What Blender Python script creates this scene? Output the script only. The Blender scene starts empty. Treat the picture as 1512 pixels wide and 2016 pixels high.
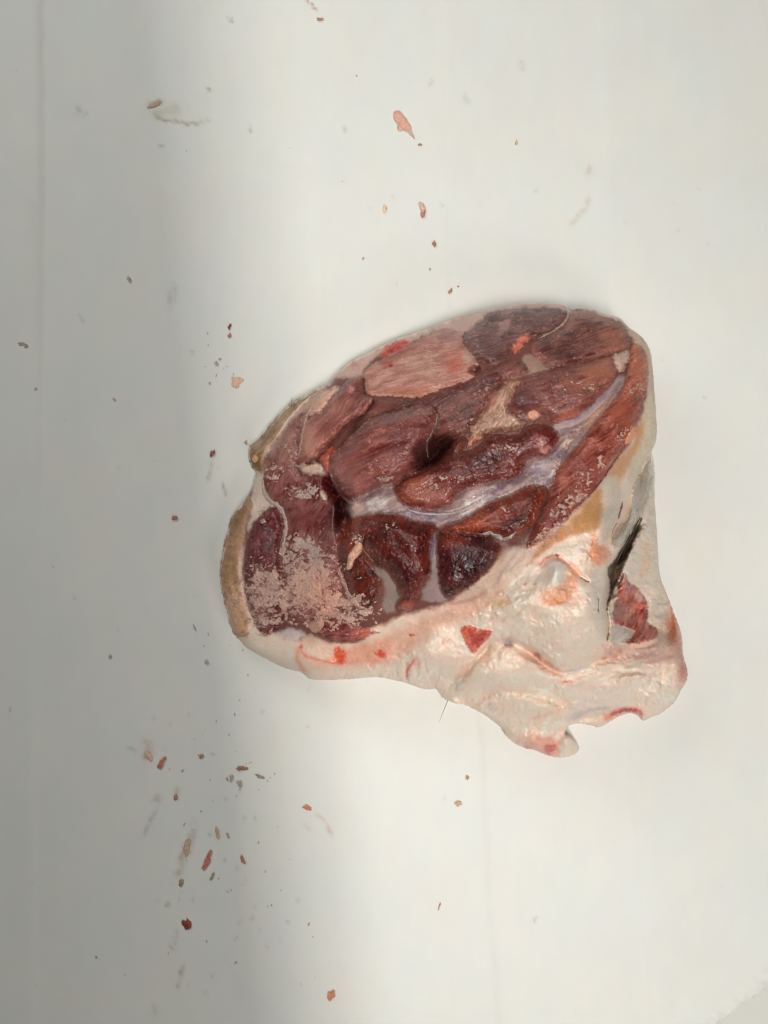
import bpy, math, random
import numpy as np

# ------------------------------------------------------------------ camera, world, lamps
SC = bpy.context.scene
COL = SC.collection
S = 0.0002            # metres on the paper per photo pixel
D = 0.60              # camera height above the paper
CU, CV = 756.0, 1008.0

cam_d = bpy.data.cameras.new("camera")
cam = bpy.data.objects.new("camera", cam_d)
COL.objects.link(cam)
cam.location = (0, 0, D)
cam_d.sensor_width = 36.0
cam_d.lens = 36.0 * D / (2016 * S)
cam_d.clip_start = 0.01
cam_d.clip_end = 50
SC.camera = cam

SC.view_settings.view_transform = 'Standard'
SC.view_settings.look = 'None'
SC.view_settings.exposure = 0.0
SC.view_settings.gamma = 1.0
SC.cycles.filter_width = 1.15

world = bpy.data.worlds.new("World")
SC.world = world
world.use_nodes = True
bg = world.node_tree.nodes["Background"]
bg.inputs[0].default_value = (1.0, 0.99, 0.95, 1)
bg.inputs[1].default_value = 0.03

def area(name, loc, target, sx, sy, power, color, spread=180):
    l = bpy.data.lights.new(name, 'AREA')
    l.shape = 'RECTANGLE'; l.size = sx; l.size_y = sy
    l.energy = power; l.color = color; l.spread = math.radians(spread)
    o = bpy.data.objects.new(name, l); COL.objects.link(o)
    o.location = loc
    import mathutils
    d = mathutils.Vector(target) - mathutils.Vector(loc)
    o.rotation_euler = d.to_track_quat('-Z', 'Y').to_euler()
    return o

KEY = (0.10, -0.42, 1.95)
def place_key_lamp():
    import mathutils
    o = area("key_lamp", KEY, (-0.045, -0.06, 0), 0.06, 0.7, 0.72, (1.0, 0.985, 0.94), 31)  # added key lamp, unseen, placed and sized to match the shade edge
    n = (mathutils.Vector((-0.045, -0.06, 0)) - mathutils.Vector(KEY)).normalized()
    d = mathutils.Vector((-0.115, 1, 0)).normalized()
    y = (d - n * d.dot(n)).normalized(); z = -n; x = y.cross(z)
    o.matrix_world = mathutils.Matrix(((x.x, y.x, z.x, KEY[0]), (x.y, y.y, z.y, KEY[1]), (x.z, y.z, z.z, KEY[2]), (0, 0, 0, 1)))
place_key_lamp()
area("upper_left_fill_lamp", (-0.40, 0.52, 0.62), (-0.12, 0.05, 0), 0.5, 0.35, 2.35, (0.97, 1.0, 0.98))  # added fill light, not a window; brightens the upper left
area("lower_right_fill_lamp", (0.5, -0.72, 0.9), (0.05, -0.04, 0), 0.35, 0.35, 2.5, (1.0, 0.98, 0.95))  # fill light added from the lower right to brighten the fat side
area("overhead_fill_lamp", (0.17, -0.25, 2.3), (0.17, -0.25, 0), 0.42, 0.8, 11.5, (1.0, 0.99, 0.95))  # overhead fill, added so the left side darkens gradually

# ------------------------------------------------------------------ numpy helpers
U32 = np.uint32
def _h(ix, iy, seed):
    with np.errstate(over='ignore'):
        h = ix.astype(np.int64).astype(U32) * U32(374761393) + iy.astype(np.int64).astype(U32) * U32(668265263) + U32((seed * 2246822519 + 97) & 0xffffffff)
        h = (h ^ (h >> U32(13))) * U32(1274126177)
        h = h ^ (h >> U32(16))
    return h.astype(np.float64) * (2 * math.pi / 4294967296.0)

def perlin(x, y, seed=0):
    xi = np.floor(x); yi = np.floor(y)
    fx = x - xi; fy = y - yi
    u = fx * fx * fx * (fx * (fx * 6 - 15) + 10); v = fy * fy * fy * (fy * (fy * 6 - 15) + 10)
    def g(dx, dy):
        a = _h(xi + dx, yi + dy, seed)
        return np.cos(a) * (fx - dx) + np.sin(a) * (fy - dy)
    n0 = g(0, 0) * (1 - u) + g(1, 0) * u
    n1 = g(0, 1) * (1 - u) + g(1, 1) * u
    return (n0 * (1 - v) + n1 * v) * 1.5

def fbm(x, y, seed=0, oct=4, gain=0.55):
    a = 1.0; s = 0.0; n = 0.0; f = 1.0
    for k in range(oct):
        s = s + a * perlin(x * f + 17.3 * k, y * f - 9.1 * k, seed + 31 * k)
        n += a; a *= gain; f *= 2.03
    return s / n * 1.6

def lin(c):
    c = np.asarray(c, float) / 255.0
    return np.where(c <= 0.04045, c / 12.92, ((c + 0.055) / 1.055) ** 2.4)

def sm(e0, e1, x):
    t = np.clip((x - e0) / (e1 - e0), 0, 1)
    return t * t * (3 - 2 * t)

def smooth_poly(p, n=4, closed=True):
    p = np.asarray(p, float); m = len(p); out = []
    rng = range(m) if closed else range(m - 1)
    for i in rng:
        if closed:
            a, b, c, d = p[i - 1], p[i], p[(i + 1) % m], p[(i + 2) % m]
        else:
            a, b, c, d = p[max(i - 1, 0)], p[i], p[i + 1], p[min(i + 2, m - 1)]
        for k in range(n):
            t = k / n
            out.append(0.5 * ((2 * b) + (-a + c) * t + (2 * a - 5 * b + 4 * c - d) * t * t + (-a + 3 * b - 3 * c + d) * t ** 3))
    if not closed: out.append(p[-1])
    return np.array(out)

def seg_dist(U, V, p, closed=True):
    """distance to a polyline and, when closed, the inside mask"""
    best = np.full(U.shape, 1e9); inside = np.zeros(U.shape, bool)
    along = np.zeros(U.shape)
    m = len(p); tot = 0.0
    L = [np.hypot(*(p[(i + 1) % m] - p[i])) for i in range(m if closed else m - 1)]
    for i in range(m if closed else m - 1):
        a = p[i]; b = p[(i + 1) % m]
        dx, dy = b - a; l2 = dx * dx + dy * dy
        if l2 < 1e-9: continue
        t = np.clip(((U - a[0]) * dx + (V - a[1]) * dy) / l2, 0, 1)
        d2 = (U - a[0] - t * dx) ** 2 + (V - a[1] - t * dy) ** 2
        if not closed:
            k = d2 < best
            along = np.where(k, tot + t * L[i], along)
        best = np.minimum(best, d2)
        tot += L[i]
        if closed and abs(dy) > 1e-9:
            c = ((a[1] > V) != (b[1] > V)) & (U < dx * (V - a[1]) / dy + a[0])
            inside ^= c
    d = np.sqrt(best)
    if closed: return np.where(inside, d, -d)
    return d, along / max(tot, 1e-9)

# ------------------------------------------------------------------ photo grid of the meat
ST = 1.6
GU = np.arange(418, 1372, ST); GV = np.arange(582, 1508, ST)
UU, VV = np.meshgrid(GU, GV)
NV, NU = UU.shape
def crop(p, pad):
    i0 = max(0, int((p[:, 0].min() - pad - GU[0]) / ST)); i1 = min(NU, int((p[:, 0].max() + pad - GU[0]) / ST) + 2)
    j0 = max(0, int((p[:, 1].min() - pad - GV[0]) / ST)); j1 = min(NV, int((p[:, 1].max() + pad - GV[0]) / ST) + 2)
    return slice(j0, j1), slice(i0, i1)

WOB = fbm(UU / 16, VV / 16, 5, 3) ; WOB2 = fbm(UU / 16, VV / 16, 77, 3)
FINE = fbm(UU / 5, VV / 5, 11, 3); MID = fbm(UU / 30, VV / 30, 21, 4); COARSE = fbm(UU / 90, VV / 90, 41, 3)

OUT = [(955,612),(1010,602),(1060,598),(1105,600),(1130,611),(1175,615),(1200,621),(1222,628),(1235,643),(1262,662),(1280,690),(1285,725),(1288,765),
(1292,820),(1293,860),(1285,885),(1281,897),(1287,935),(1289,970),(1290,1000),(1293,1040),(1294,1060),(1296,1095),(1300,1135),(1317,1180),(1330,1215),
(1342,1250),(1345,1290),(1353,1318),(1352,1340),(1340,1360),(1330,1380),(1315,1394),(1300,1405),(1282,1412),(1266,1419),(1258,1410),(1243,1404),(1225,1408),(1205,1418),
(1180,1432),(1165,1428),(1140,1424),(1122,1428),(1113,1440),(1114,1448),(1125,1452),(1138,1467),(1140,1475),(1130,1486),(1105,1492),(1080,1488),
(1055,1478),(1030,1472),(1005,1458),(990,1440),(985,1430),(968,1418),(950,1405),(915,1388),(890,1383),(870,1372),(860,1357),(845,1357),(830,1356),
(800,1345),(770,1338),(740,1333),(690,1337),(650,1339),(610,1337),(595,1325),(560,1315),(520,1295),(485,1275),(474,1262),(460,1245),(448,1205),
(438,1165),(434,1130),(440,1085),(450,1045),(457,1020),(475,995),(492,972),(500,950),(504,934),(496,918),(490,900),(490,884),(515,862),(530,842),(548,820),
(572,795),(605,778),(630,763),(645,757),(665,735),(690,712),(720,697),(755,678),(800,660),(840,648),(880,632),(915,622)]
OUTP = smooth_poly(OUT, 3)
SDO = seg_dist(UU, VV, OUTP) + 1.3 * FINE
CP = [(500,905,13),(570,808,15),(690,722,16),(800,668,18),(900,632,22),(1050,604,26),(1170,620,32),(1240,652,37),(1285,720,42),(1292,860,42),
(437,1130,13),(450,1040,11),(480,985,13),(475,1265,14),(540,1300,18),(600,1332,22),(690,1332,26),(800,1340,29),
(700,900,44),(800,740,36),(900,690,42),(1000,650,43),(1100,690,50),(1200,760,56),(600,870,26),(560,920,20),(600,980,25),(540,1080,22),(620,1060,26),(560,1180,25),(640,1150,36),
(700,1080,48),(780,1100,60),(850,1000,58),(1000,900,60),(1100,850,60),(1150,950,66),(1050,1020,70),(900,1120,67),(950,1150,70),(850,1200,58),(700,1230,42),
(1000,1180,74),(1100,1100,78),(1150,1180,78),(1180,1050,75),(1200,980,68),(1235,920,58),(1180,1250,66),(1100,1250,67),(1000,1280,60),(900,1260,52),(900,1330,42),
(1000,1350,46),(1100,1330,50),(1200,1310,44),(1290,1300,34),(1340,1320,22),(1250,1370,29),(1180,1425,14),(1080,1480,10),(1050,1410,26),(960,1395,24),(860,1350,28),
(1280,1000,30),(1290,1100,26),(1260,1150,30),(1250,1230,32),(1270,940,34)]
CP = np.array(CP, float)
def rbf_fit(c):
    n = len(c); P = c[:, :2] / 300.0
    r = np.hypot(P[:, None, 0] - P[None, :, 0], P[:, None, 1] - P[None, :, 1])
    K = np.where(r > 0, r * r * np.log(r + 1e-12), 0) + np.eye(n) * 0.02
    A = np.zeros((n + 3, n + 3)); A[:n, :n] = K; A[:n, n] = 1; A[:n, n + 1:] = P; A[n, :n] = 1; A[n + 1:, :n] = P.T
    return P, np.linalg.solve(A, np.concatenate([c[:, 2], np.zeros(3)]))
def rbf_eval(P, w, U, V):
    x = U / 300.0; y = V / 300.0; n = len(P)
    z = w[n] + w[n + 1] * x + w[n + 2] * y
    for i in range(n):
        r2 = (x - P[i, 0]) ** 2 + (y - P[i, 1]) ** 2
        z = z + w[i] * 0.5 * r2 * np.log(r2 + 1e-12)
    return z
Z = rbf_eval(*rbf_fit(CP), UU, VV)         # millimetres
Z = np.maximum(Z, 6)

def pit(u, v, r, depth, ry=None, ang=0):
    global Z
    a = math.radians(ang); ry = ry or r
    x = (UU - u) * math.cos(a) - (VV - v) * math.sin(a); y = (UU - u) * math.sin(a) + (VV - v) * math.cos(a)
    Z = Z - depth * (2.1 if abs(depth) < 5.5 else 1.0) * np.exp(-((x / r) ** 2 + (y / ry) ** 2))
def groove(p, w, depth, n=4):
    global Z
    q = smooth_poly(p, n, False); c = crop(q, 4 * w)
    d, t = seg_dist(UU[c] + 3 * WOB[c], VV[c] + 3 * WOB2[c], q, False)
    fade = np.minimum(1, np.minimum(t, 1 - t) * 6 + 0.15)
    Z[c] = Z[c] - 1.35 * depth * fade * np.exp(-(d / w) ** 2)

# lumps and hollows of the fat side (u, v, rx, depth, ry, angle): negative depth swells
for a in [(848,1285,60,-5,34,15),(960,1330,75,-4,40,-10),(1110,1240,62,-5,60,20),(1095,1128,15,-3.2,25,-10),(1165,1180,26,-3,60,0),(1182,1092,26,-2.0,22,0),
          (1030,1190,80,-2.5,30,30),(1230,1345,60,-3,22,25),(1070,1395,50,-3,30,20),(1115,1460,14,-4,18,0),(1055,1462,30,-4,16,-15),(1330,1310,18,-4,40,0),
          (900,1385,16,-3,7,-20),(610,1300,60,-2,22,-15),(740,1305,60,-2.5,22,5),(1290,1370,26,-2.5,16,35),(1187,1040,18,-2.4,30,-20),
          (1000,1266,12,2.2,7,0),(1062,1296,30,2.6,10,-28),(862,888,20,17,26,-25),(838,905,15,6,15,0),(934,728,9,5,7,0),(672,1010,10,9,40,-8),(650,965,14,6,24,20),
          (1212,1150,14,9,40,-20),(1196,1182,6,9,26,0),(1243,1200,26,4,34,0),(1160,1300,40,2,8,12),(985,1432,18,3,9,-40),(1150,1415,40,3,8,8)]:
    pit(a[0], a[1], a[2], a[3], a[4], a[5])
groove([(1264,1018),(1240,1066),(1214,1108),(1200,1170)], 9, 8)
groove([(640,940),(660,965),(676,1000),(682,1040),(672,1075)], 8, 7)
groove([(808,920),(848,906),(870,882),(890,862)], 7, 5)
groove([(870,1365),(905,1335),(938,1298),(985,1262)], 15, 3.0)
groove([(975,1258),(1030,1280),(1105,1326),(1200,1296),(1290,1270)], 16, 3.2)
groove([(925,1372),(1020,1356),(1090,1370),(1122,1402)], 14, 2.4)
groove([(985,1262),(1010,1268),(1040,1285),(1075,1312),(1105,1325),(1140,1318),(1190,1300),(1235,1290)], 7, 2.6)
groove([(880,1350),(930,1310),(948,1290),(965,1268),(975,1262)], 6, 1.8)
groove([(935,1372),(1000,1362),(1080,1378),(1130,1400)], 7, 1.6)
groove([(800,1300),(798,1325),(806,1342)], 4, 1.8)
groove([(1090,1345),(1130,1335),(1180,1320),(1230,1322),(1300,1325)], 6, 1.2)
groove([(1060,1118),(1088,1095),(1120,1110),(1150,1140),(1165,1146)], 5, 1.6)
groove([(1200,1275),(1230,1275),(1270,1272),(1300,1262)], 4, 1.5)
groove([(1040,1190),(1000,1215),(960,1228)], 5, 1.2)
for k in range(7):
    groove([(1190+k*22,1372-k*4),(1206+k*20,1352-k*5),(1216+k*20,1336-k*4)], 4, 1.0)
Z = Z + 0.28 * MID + 0.07 * FINE + 1.2 * COARSE + 1.5 * fbm(UU / 62 + 0.4 * WOB, VV / 40, 88, 2) * sm(-30, 60, VV - 1190 + 0.55 * (UU - 900))
def ridged(ang, l, w, seed):
    a = math.radians(ang); x = UU * math.cos(a) - VV * math.sin(a); y = UU * math.sin(a) + VV * math.cos(a)
    return 1 - np.abs(perlin(x / l + 0.25 * WOB, y / w + 0.3 * WOB2, seed)) * 1.4
def blobm(u, v, rx, ry, ang=0):
    a = math.radians(ang); x = (UU - u) * math.cos(a) - (VV - v) * math.sin(a); y = (UU - u) * math.sin(a) + (VV - v) * math.cos(a)
    return np.exp(-((x / rx) ** 2 + (y / ry) ** 2))
FATM = sm(-20, 40, (VV - 1190) + 0.62 * (UU - 880))
Z = Z + 0.8 * ridged(12, 70, 15, 901) * blobm(1220, 1340, 120, 46, 10) + 0.9 * ridged(-52, 60, 12, 903) * blobm(1290, 1365, 44, 40) + 0.35 * ridged(20, 90, 30, 905) * FATM + 0.35 * ridged(-30, 60, 22, 907) * FATM * blobm(1000, 1330, 150, 70) + 0.3 * ridged(35, 50, 10, 909) * blobm(1010, 1160, 70, 50, 30)
# cliff of the fat lump above the hide flap
FL = seg_dist(UU, VV, smooth_poly([(1281,890),(1300,880),(1320,1100),(1330,1300),(1290,1262),(1230,1270),(1198,1268),(1195,1230),(1193,1180),(1193,1120),(1207,1098),(1222,1072),(1240,1030),(1246,985),(1255,930)], 4))
FLM = sm(-4, 10, FL) * (1 - sm(1235, 1275, VV))
Z = Z - 9 * FLM
re = 20.0
t = np.clip(SDO / re, 0, 1)
Z = Z - np.minimum(5.0, 0.35 * Z) * (1 - np.sqrt(1 - (1 - t) ** 2))
Z = np.maximum(Z, 2.0)

# ------------------------------------------------------------------ colours of the fat and fascia body (base colours)
GAIN = 1.22
def C(*c): return lin(c) * GAIN
BC = np.zeros((NV, NU, 3)) + C(230, 205, 190)
_m = np.clip(0.5 + 0.9 * fbm(UU / 55, VV / 55, 611, 4), 0, 1)[..., None]; _n = np.clip(0.8 * fbm(UU / 26, VV / 40, 617, 4), 0, 1)[..., None]
BC = BC * (1 - 0.55 * _m) + 0.55 * _m * C(228, 210, 198); BC = BC * (1 - 0.6 * _n) + 0.6 * _n * C(220, 184, 164)
BC = BC * (1 + 0.05 * MID + 0.03 * FINE)[..., None] * np.array([1.07, 0.965, 0.925])
def paint(p, col, feather=6, alpha=1.0, brk=4.0, smooth=True):
    q = smooth_poly(p, 3) if smooth else np.asarray(p, float)
    c = crop(q, feather + 2 * brk + 4)
    d = seg_dist(UU[c] + brk * WOB[c], VV[c] + brk * WOB2[c], q)
    a = (sm(-feather, feather, d) * alpha)[..., None]
    BC[c] = BC[c] * (1 - a) + a * C(*col) * (1 + 0.10 * FINE[c] + 0.08 * MID[c])[..., None]
def spot(u, v, rx, ry, col, alpha=0.9, ang=0, hard=1.0, brk=0.5):
    a = math.radians(ang); R = max(rx, ry) * 2.2
    c = crop(np.array([[u - R, v - R], [u + R, v + R]]), 2)
    X = UU[c] - u + 4 * brk * WOB[c]; Y = VV[c] - v + 4 * brk * WOB2[c]
    x = (X * math.cos(a) - Y * math.sin(a)) / rx; y = (X * math.sin(a) + Y * math.cos(a)) / ry
    m = np.exp(-(x * x + y * y) ** hard); m = (0.6 * sm(0.3, 0.7, m + 0.3 * FINE[c] + 0.2 * WOB[c]) + 0.4 * m) * alpha * np.clip(1 + 0.4 * FINE[c], 0, 1.3)
    m = np.clip(m, 0, 1)[..., None]
    BC[c] = BC[c] * (1 - m) + m * C(*col)
def stroke(p, w, col, alpha=0.9, brk=3.0):
    q = smooth_poly(p, 4, False); c = crop(q, 3 * w + 8)
    d, t = seg_dist(UU[c] + brk * WOB[c], VV[c] + brk * WOB2[c], q, False)
    m = np.exp(-(d / w) ** 2) * alpha * np.minimum(1, np.minimum(t, 1 - t) * 5 + 0.3)
    m = np.clip(m * (1 + 0.4 * FINE[c]), 0, 1)[..., None]
    BC[c] = BC[c] * (1 - m) + m * C(*col)

# cut face: fascia between the muscles
paint([(480,990),(520,900),(600,800),(700,715),(850,650),(960,612),(1110,600),(1230,640),(1275,690),(1280,770),(1250,850),(1200,930),(1120,1020),(1050,1075),(980,1110),
       (890,1185),(800,1210),(730,1240),(640,1270),(540,1245),(490,1200),(478,1110)], (116,72,64), 8)
paint([(850,800),(880,800),(900,850),(890,885),(860,915),(820,930),(790,910),(830,870)], (84,40,36), 6)
paint([(640,935),(655,940),(690,990),(684,1030),(668,1075),(655,1060),(640,1000),(630,960)], (72,14,14), 5)
paint([(690,990),(760,950),(880,990),(1000,930),(1090,880),(1140,850),(1215,745),(1230,760),(1150,870),(1095,930),(1080,960),(1000,985),(920,1030),(870,1040),(840,1030),(740,1012),(700,1022)], (136,108,106), 6)
paint([(975,952),(1010,945),(1060,920),(1070,935),(1020,965),(985,985),(955,985)], (96,76,90), 6, 0.8)
paint([(1080,905),(1105,890),(1120,880),(1112,900),(1090,915)], (92,80,92), 4, 0.8)
paint([(775,985),(800,1000),(840,1008),(890,1004),(920,1000),(890,1024),(830,1022),(790,1010)], (120,108,122), 4, 0.8)
paint([(1095,835),(1140,820),(1190,775),(1215,745),(1226,752),(1190,800),(1150,842),(1120,870),(1096,860)], (168,146,142), 4)
stroke([(1090,842),(1130,828),(1170,800),(1205,762)], 3, (150,128,140), 0.8)
stroke([(1112,862),(1150,838),(1182,805),(1210,780)], 7, (196,150,126), 0.8)
paint([(735,1113),(760,1121),(772,1140),(779,1151),(787,1176),(779,1190),(776,1205),(757,1205),(755,1180),(760,1160),(750,1140)], (146,126,118), 5)
paint([(845,1060),(860,1045),(864,1080),(862,1120),(868,1160),(882,1182),(850,1186),(832,1180),(834,1158),(850,1130)], (150,128,124), 4)
stroke([(855,1050),(850,1080),(853,1105)], 5, (118,98,116), 0.8)
paint([(500,935),(516,930),(518,960),(540,992),(520,1005),(498,1030),(490,1045),(494,1000)], (205,184,170), 4)
paint([(600,800),(570,828),(552,862),(535,900),(545,905),(562,870),(585,835)], (186,160,144), 3)
paint([(1035,697),(1050,700),(1068,717),(1080,727),(1050,738),(1030,742),(1000,745),(1020,725)], (160,128,112), 4)
paint([(660,745),(700,712),(760,680),(800,664),(870,640),(920,622),(955,612),(950,628),(910,655),(860,650),(800,678),(745,700),(718,727),(714,742),(690,742)], (196,158,146), 5)
paint([(960,612),(1010,600),(1060,597),(1105,599),(1130,609),(1120,618),(1110,610),(1060,605),(1000,608)], (192,156,146), 4)
paint([(1230,640),(1262,660),(1280,690),(1287,740),(1290,800),(1280,800),(1272,760),(1268,700),(1245,668)], (206,176,156), 5)
paint([(1288,770),(1293,830),(1292,862),(1278,900),(1262,925),(1245,955),(1235,930),(1255,890),(1262,840),(1272,790)], (206,190,166), 5)
paint([(626,772),(602,790),(576,818),(556,848),(538,882),(524,914),(508,930),(522,935),(545,905),(565,870),(590,830),(612,806),(650,770)], (176,142,124), 5)
# fine strings and tinted strands in the fat
_r = random.Random(77)
for _k in range(120):
    _u = _r.uniform(620, 1330); _v = _r.uniform(1060, 1480)
    _j = int((_v - GV[0]) / ST); _i = int((_u - GU[0]) / ST)
    if SDO[_j, _i] < 12 or _v < 1210 - 0.62 * (_u - 880): continue
    _a = math.radians(_r.gauss(-14, 26)); _l = _r.uniform(10, 38)
    _c, _al = _r.choice([((208,150,132), .38), ((214,166,146), .42), ((240,226,214), .6), ((240,226,214), .6), ((196,160,140), .35), ((222,190,150), .4), ((186,172,166), .35)])
    stroke([(_u - _l * math.cos(_a), _v - _l * math.sin(_a)), (_u + _r.uniform(-5, 5), _v + _r.uniform(-5, 5)), (_u + _l * math.cos(_a), _v + _l * math.sin(_a))], _r.uniform(1.6, 5), _c, _al)
# amber fat under the cut
paint([(1262,830),(1268,850),(1250,900),(1220,950),(1195,1000),(1180,1040),(1150,1050),(1110,1062),(1075,1085),(1042,1108),(1060,1075),(1105,1040),(1150,995),(1185,955),(1210,915),(1245,870)], (196,150,108), 7)
paint([(1180,960),(1200,985),(1180,1030),(1150,1046),(1120,1040),(1150,1000)], (184,132,84), 8, 0.7)
paint([(1100,1040),(1130,1045),(1090,1070),(1046,1104),(1060,1080)], (186,124,84), 5, 0.8)
paint([(1185,950),(1215,940),(1225,990),(1215,1030),(1190,1065),(1180,1050),(1186,1000)], (208,190,174), 6)
spot(1180,1092,24,22,(216,140,100),0.95,0,1.5)
spot(1170,1068,9,20,(208,142,110),0.8)
paint([(1080,1160),(1110,1150),(1125,1120),(1140,1130),(1130,1170),(1110,1190),(1075,1188),(1062,1175)], (214,158,128), 6, 0.9)
spot(1092,1186,24,6,(204,130,92),0.7,5)
spot(1096,1128,14,24,(222,214,204),0.9,-10,1.4)
stroke([(1058,1112),(1080,1098),(1094,1094)], 3, (170,92,76), 0.7)
stroke([(1094,1094),(1110,1108),(1132,1120)], 4, (196,124,100), 0.7)
spot(1097,1093,5,3.4,(110,24,20),0.95)
paint([(1160,1130),(1190,1130),(1200,1160),(1200,1240),(1190,1270),(1172,1260),(1168,1200)], (216,204,190), 8, 0.7)
# pinkish band below the cut, and red marks
paint([(600,1262),(700,1272),(800,1230),(880,1195),(960,1150),(1000,1150),(940,1210),(860,1240),(780,1300),(690,1312),(610,1310)], (212,168,146), 14, 0.85)
paint([(700,1272),(770,1262),(760,1300),(690,1308),(650,1300)], (210,146,122), 9, 0.7)
stroke([(590,1268),(600,1290),(640,1302),(690,1306)], 3, (206,120,90), 0.7)
stroke([(588,1270),(586,1300),(604,1326)], 6, (210,150,118), 0.8)
spot(592,1273,6,6,(200,92,66),0.8)
spot(667,1291,15,18,(206,84,52),0.97,-15,1.6); spot(672,1300,8,8,(192,66,40),0.6)
spot(749,1287,12,8,(190,68,52),0.95,-20,1.4); spot(740,1300,10,10,(220,140,116),0.5)
spot(812,1250,5,3.5,(186,76,50),0.85); spot(800,1266,14,8,(214,160,126),0.5)
stroke([(818,1296),(810,1308),(802,1320),(802,1336)], 3.5, (196,78,58), 0.9)
spot(820,1306,9,10,(224,140,120),0.55)
spot(795,1198,16,10,(150,62,44),0.0)
spot(1000,1266,9,6,(128,124,128),0.85); spot(992,1263,18,8,(188,178,172),0.6)
stroke([(1045,1282),(1060,1296),(1082,1312),(1104,1326)], 6, (186,142,122), 0.85)
spot(1058,1290,9,5,(128,98,88),0.8,-35)
stroke([(1110,1326),(1140,1318),(1165,1308)], 5, (186,182,182), 0.75)
stroke([(1190,1378),(1150,1382),(1120,1404)], 7, (190,186,184), 0.5)
stroke([(1120,1418),(1150,1402),(1180,1396),(1205,1392)], 6, (176,172,176), 0.75)
paint([(1115,1330),(1200,1310),(1330,1320),(1340,1340),(1290,1390),(1200,1385),(1130,1375)], (218,204,190), 12, 0.6)
spot(1130,1345,22,9,(212,176,164),0.6); spot(1180,1350,16,8,(208,180,176),0.5)
spot(1112,1342,7,4,(196,112,96),0.7); spot(970,1394,12,10,(186,178,168),0.6); spot(985,1436,14,6,(150,146,138),0.6,-45)
paint([(1028,1472),(1050,1452),(1085,1452),(1100,1462),(1098,1490),(1070,1486)], (216,158,140), 5, 0.95)
spot(1082,1474,14,9,(190,74,64),0.9,10,1.3); spot(1040,1470,10,6,(208,120,112),0.6)
stroke([(1188,1418),(1205,1408),(1225,1398),(1245,1398),(1264,1404)], 6, (190,60,56), 0.95, 2)
spot(1230,1399,14,4,(120,20,18),0.8,-5); spot(1200,1414,14,7,(222,156,130),0.7,-25); spot(1262,1404,4,7,(200,60,84),0.7)
# right outer skin, reddish
stroke([(1290,1130),(1308,1180),(1326,1230),(1336,1280),(1345,1320),(1340,1345)], 11, (198,132,106), 0.9)
spot(1322,1254,11,26,(190,120,88),0.7,-8); spot(1348,1322,12,22,(190,104,84),0.8)
spot(1290,1290,34,20,(206,172,162),0.7); stroke([(1235,1292),(1270,1288),(1310,1290)], 5, (184,170,166), 0.6)
paint([(1245,1040),(1285,930),(1296,1100),(1320,1200),(1300,1240),(1280,1200),(1250,1140),(1222,1140)], (212,196,180), 6)
paint([(1268,1060),(1278,1066),(1282,1100),(1276,1125),(1262,1142),(1256,1138),(1262,1110)], (214,186,158), 3)
paint([(1190,1278),(1210,1266),(1250,1272),(1300,1262),(1310,1290),(1240,1300),(1190,1300)], (206,170,156), 6, 0.8)
for (u, v) in [(1200,1286),(1212,1292),(1190,1296),(1220,1282)]: spot(u, v, 5, 4, (180,120,100), 0.7)
spot(1052,1150,5,4,(176,130,100),0.6); spot(985,1188,22,10,(214,180,134),0.7); spot(1035,1150,3,3,(150,96,80),0.6)
paint([(960,1120),(1000,1082),(1050,1080),(1040,1110),(990,1150),(950,1180),(900,1190)], (196,170,152), 8, 0.8)
stroke([(1020,1085),(1000,1110),(975,1150)], 4, (158,128,126), 0.6); stroke([(1035,1095),(1000,1125)], 3, (170,140,134), 0.6)
stroke([(880,1190),(930,1180),(960,1160)], 4, (180,120,104), 0.6)
paint([(540,1245),(580,1238),(600,1250),(580,1262),(550,1258)], (206,188,184), 5, 0.8)
paint([(600,1250),(640,1262),(650,1290),(630,1296),(604,1284)], (214,184,164), 5, 0.8)
paint([(760,680),(772,672),(786,669),(806,672),(792,684),(780,694),(764,700),(748,704)], (196,70,58), 3, 0.8)
spot(775,684,13,8,(200,14,8),0.97,25,2.0); spot(795,674,10,3,(188,40,30),0.8,8)
spot(700,718,9,5,(188,120,112),0.6); spot(690,1000,10,10,(206,170,160),0.8)
for k in range(3): stroke([(694+k*3,1002-k*6),(702+k*2,994-k*6)], 1.8, (196,30,26), 0.95, 0)

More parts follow.
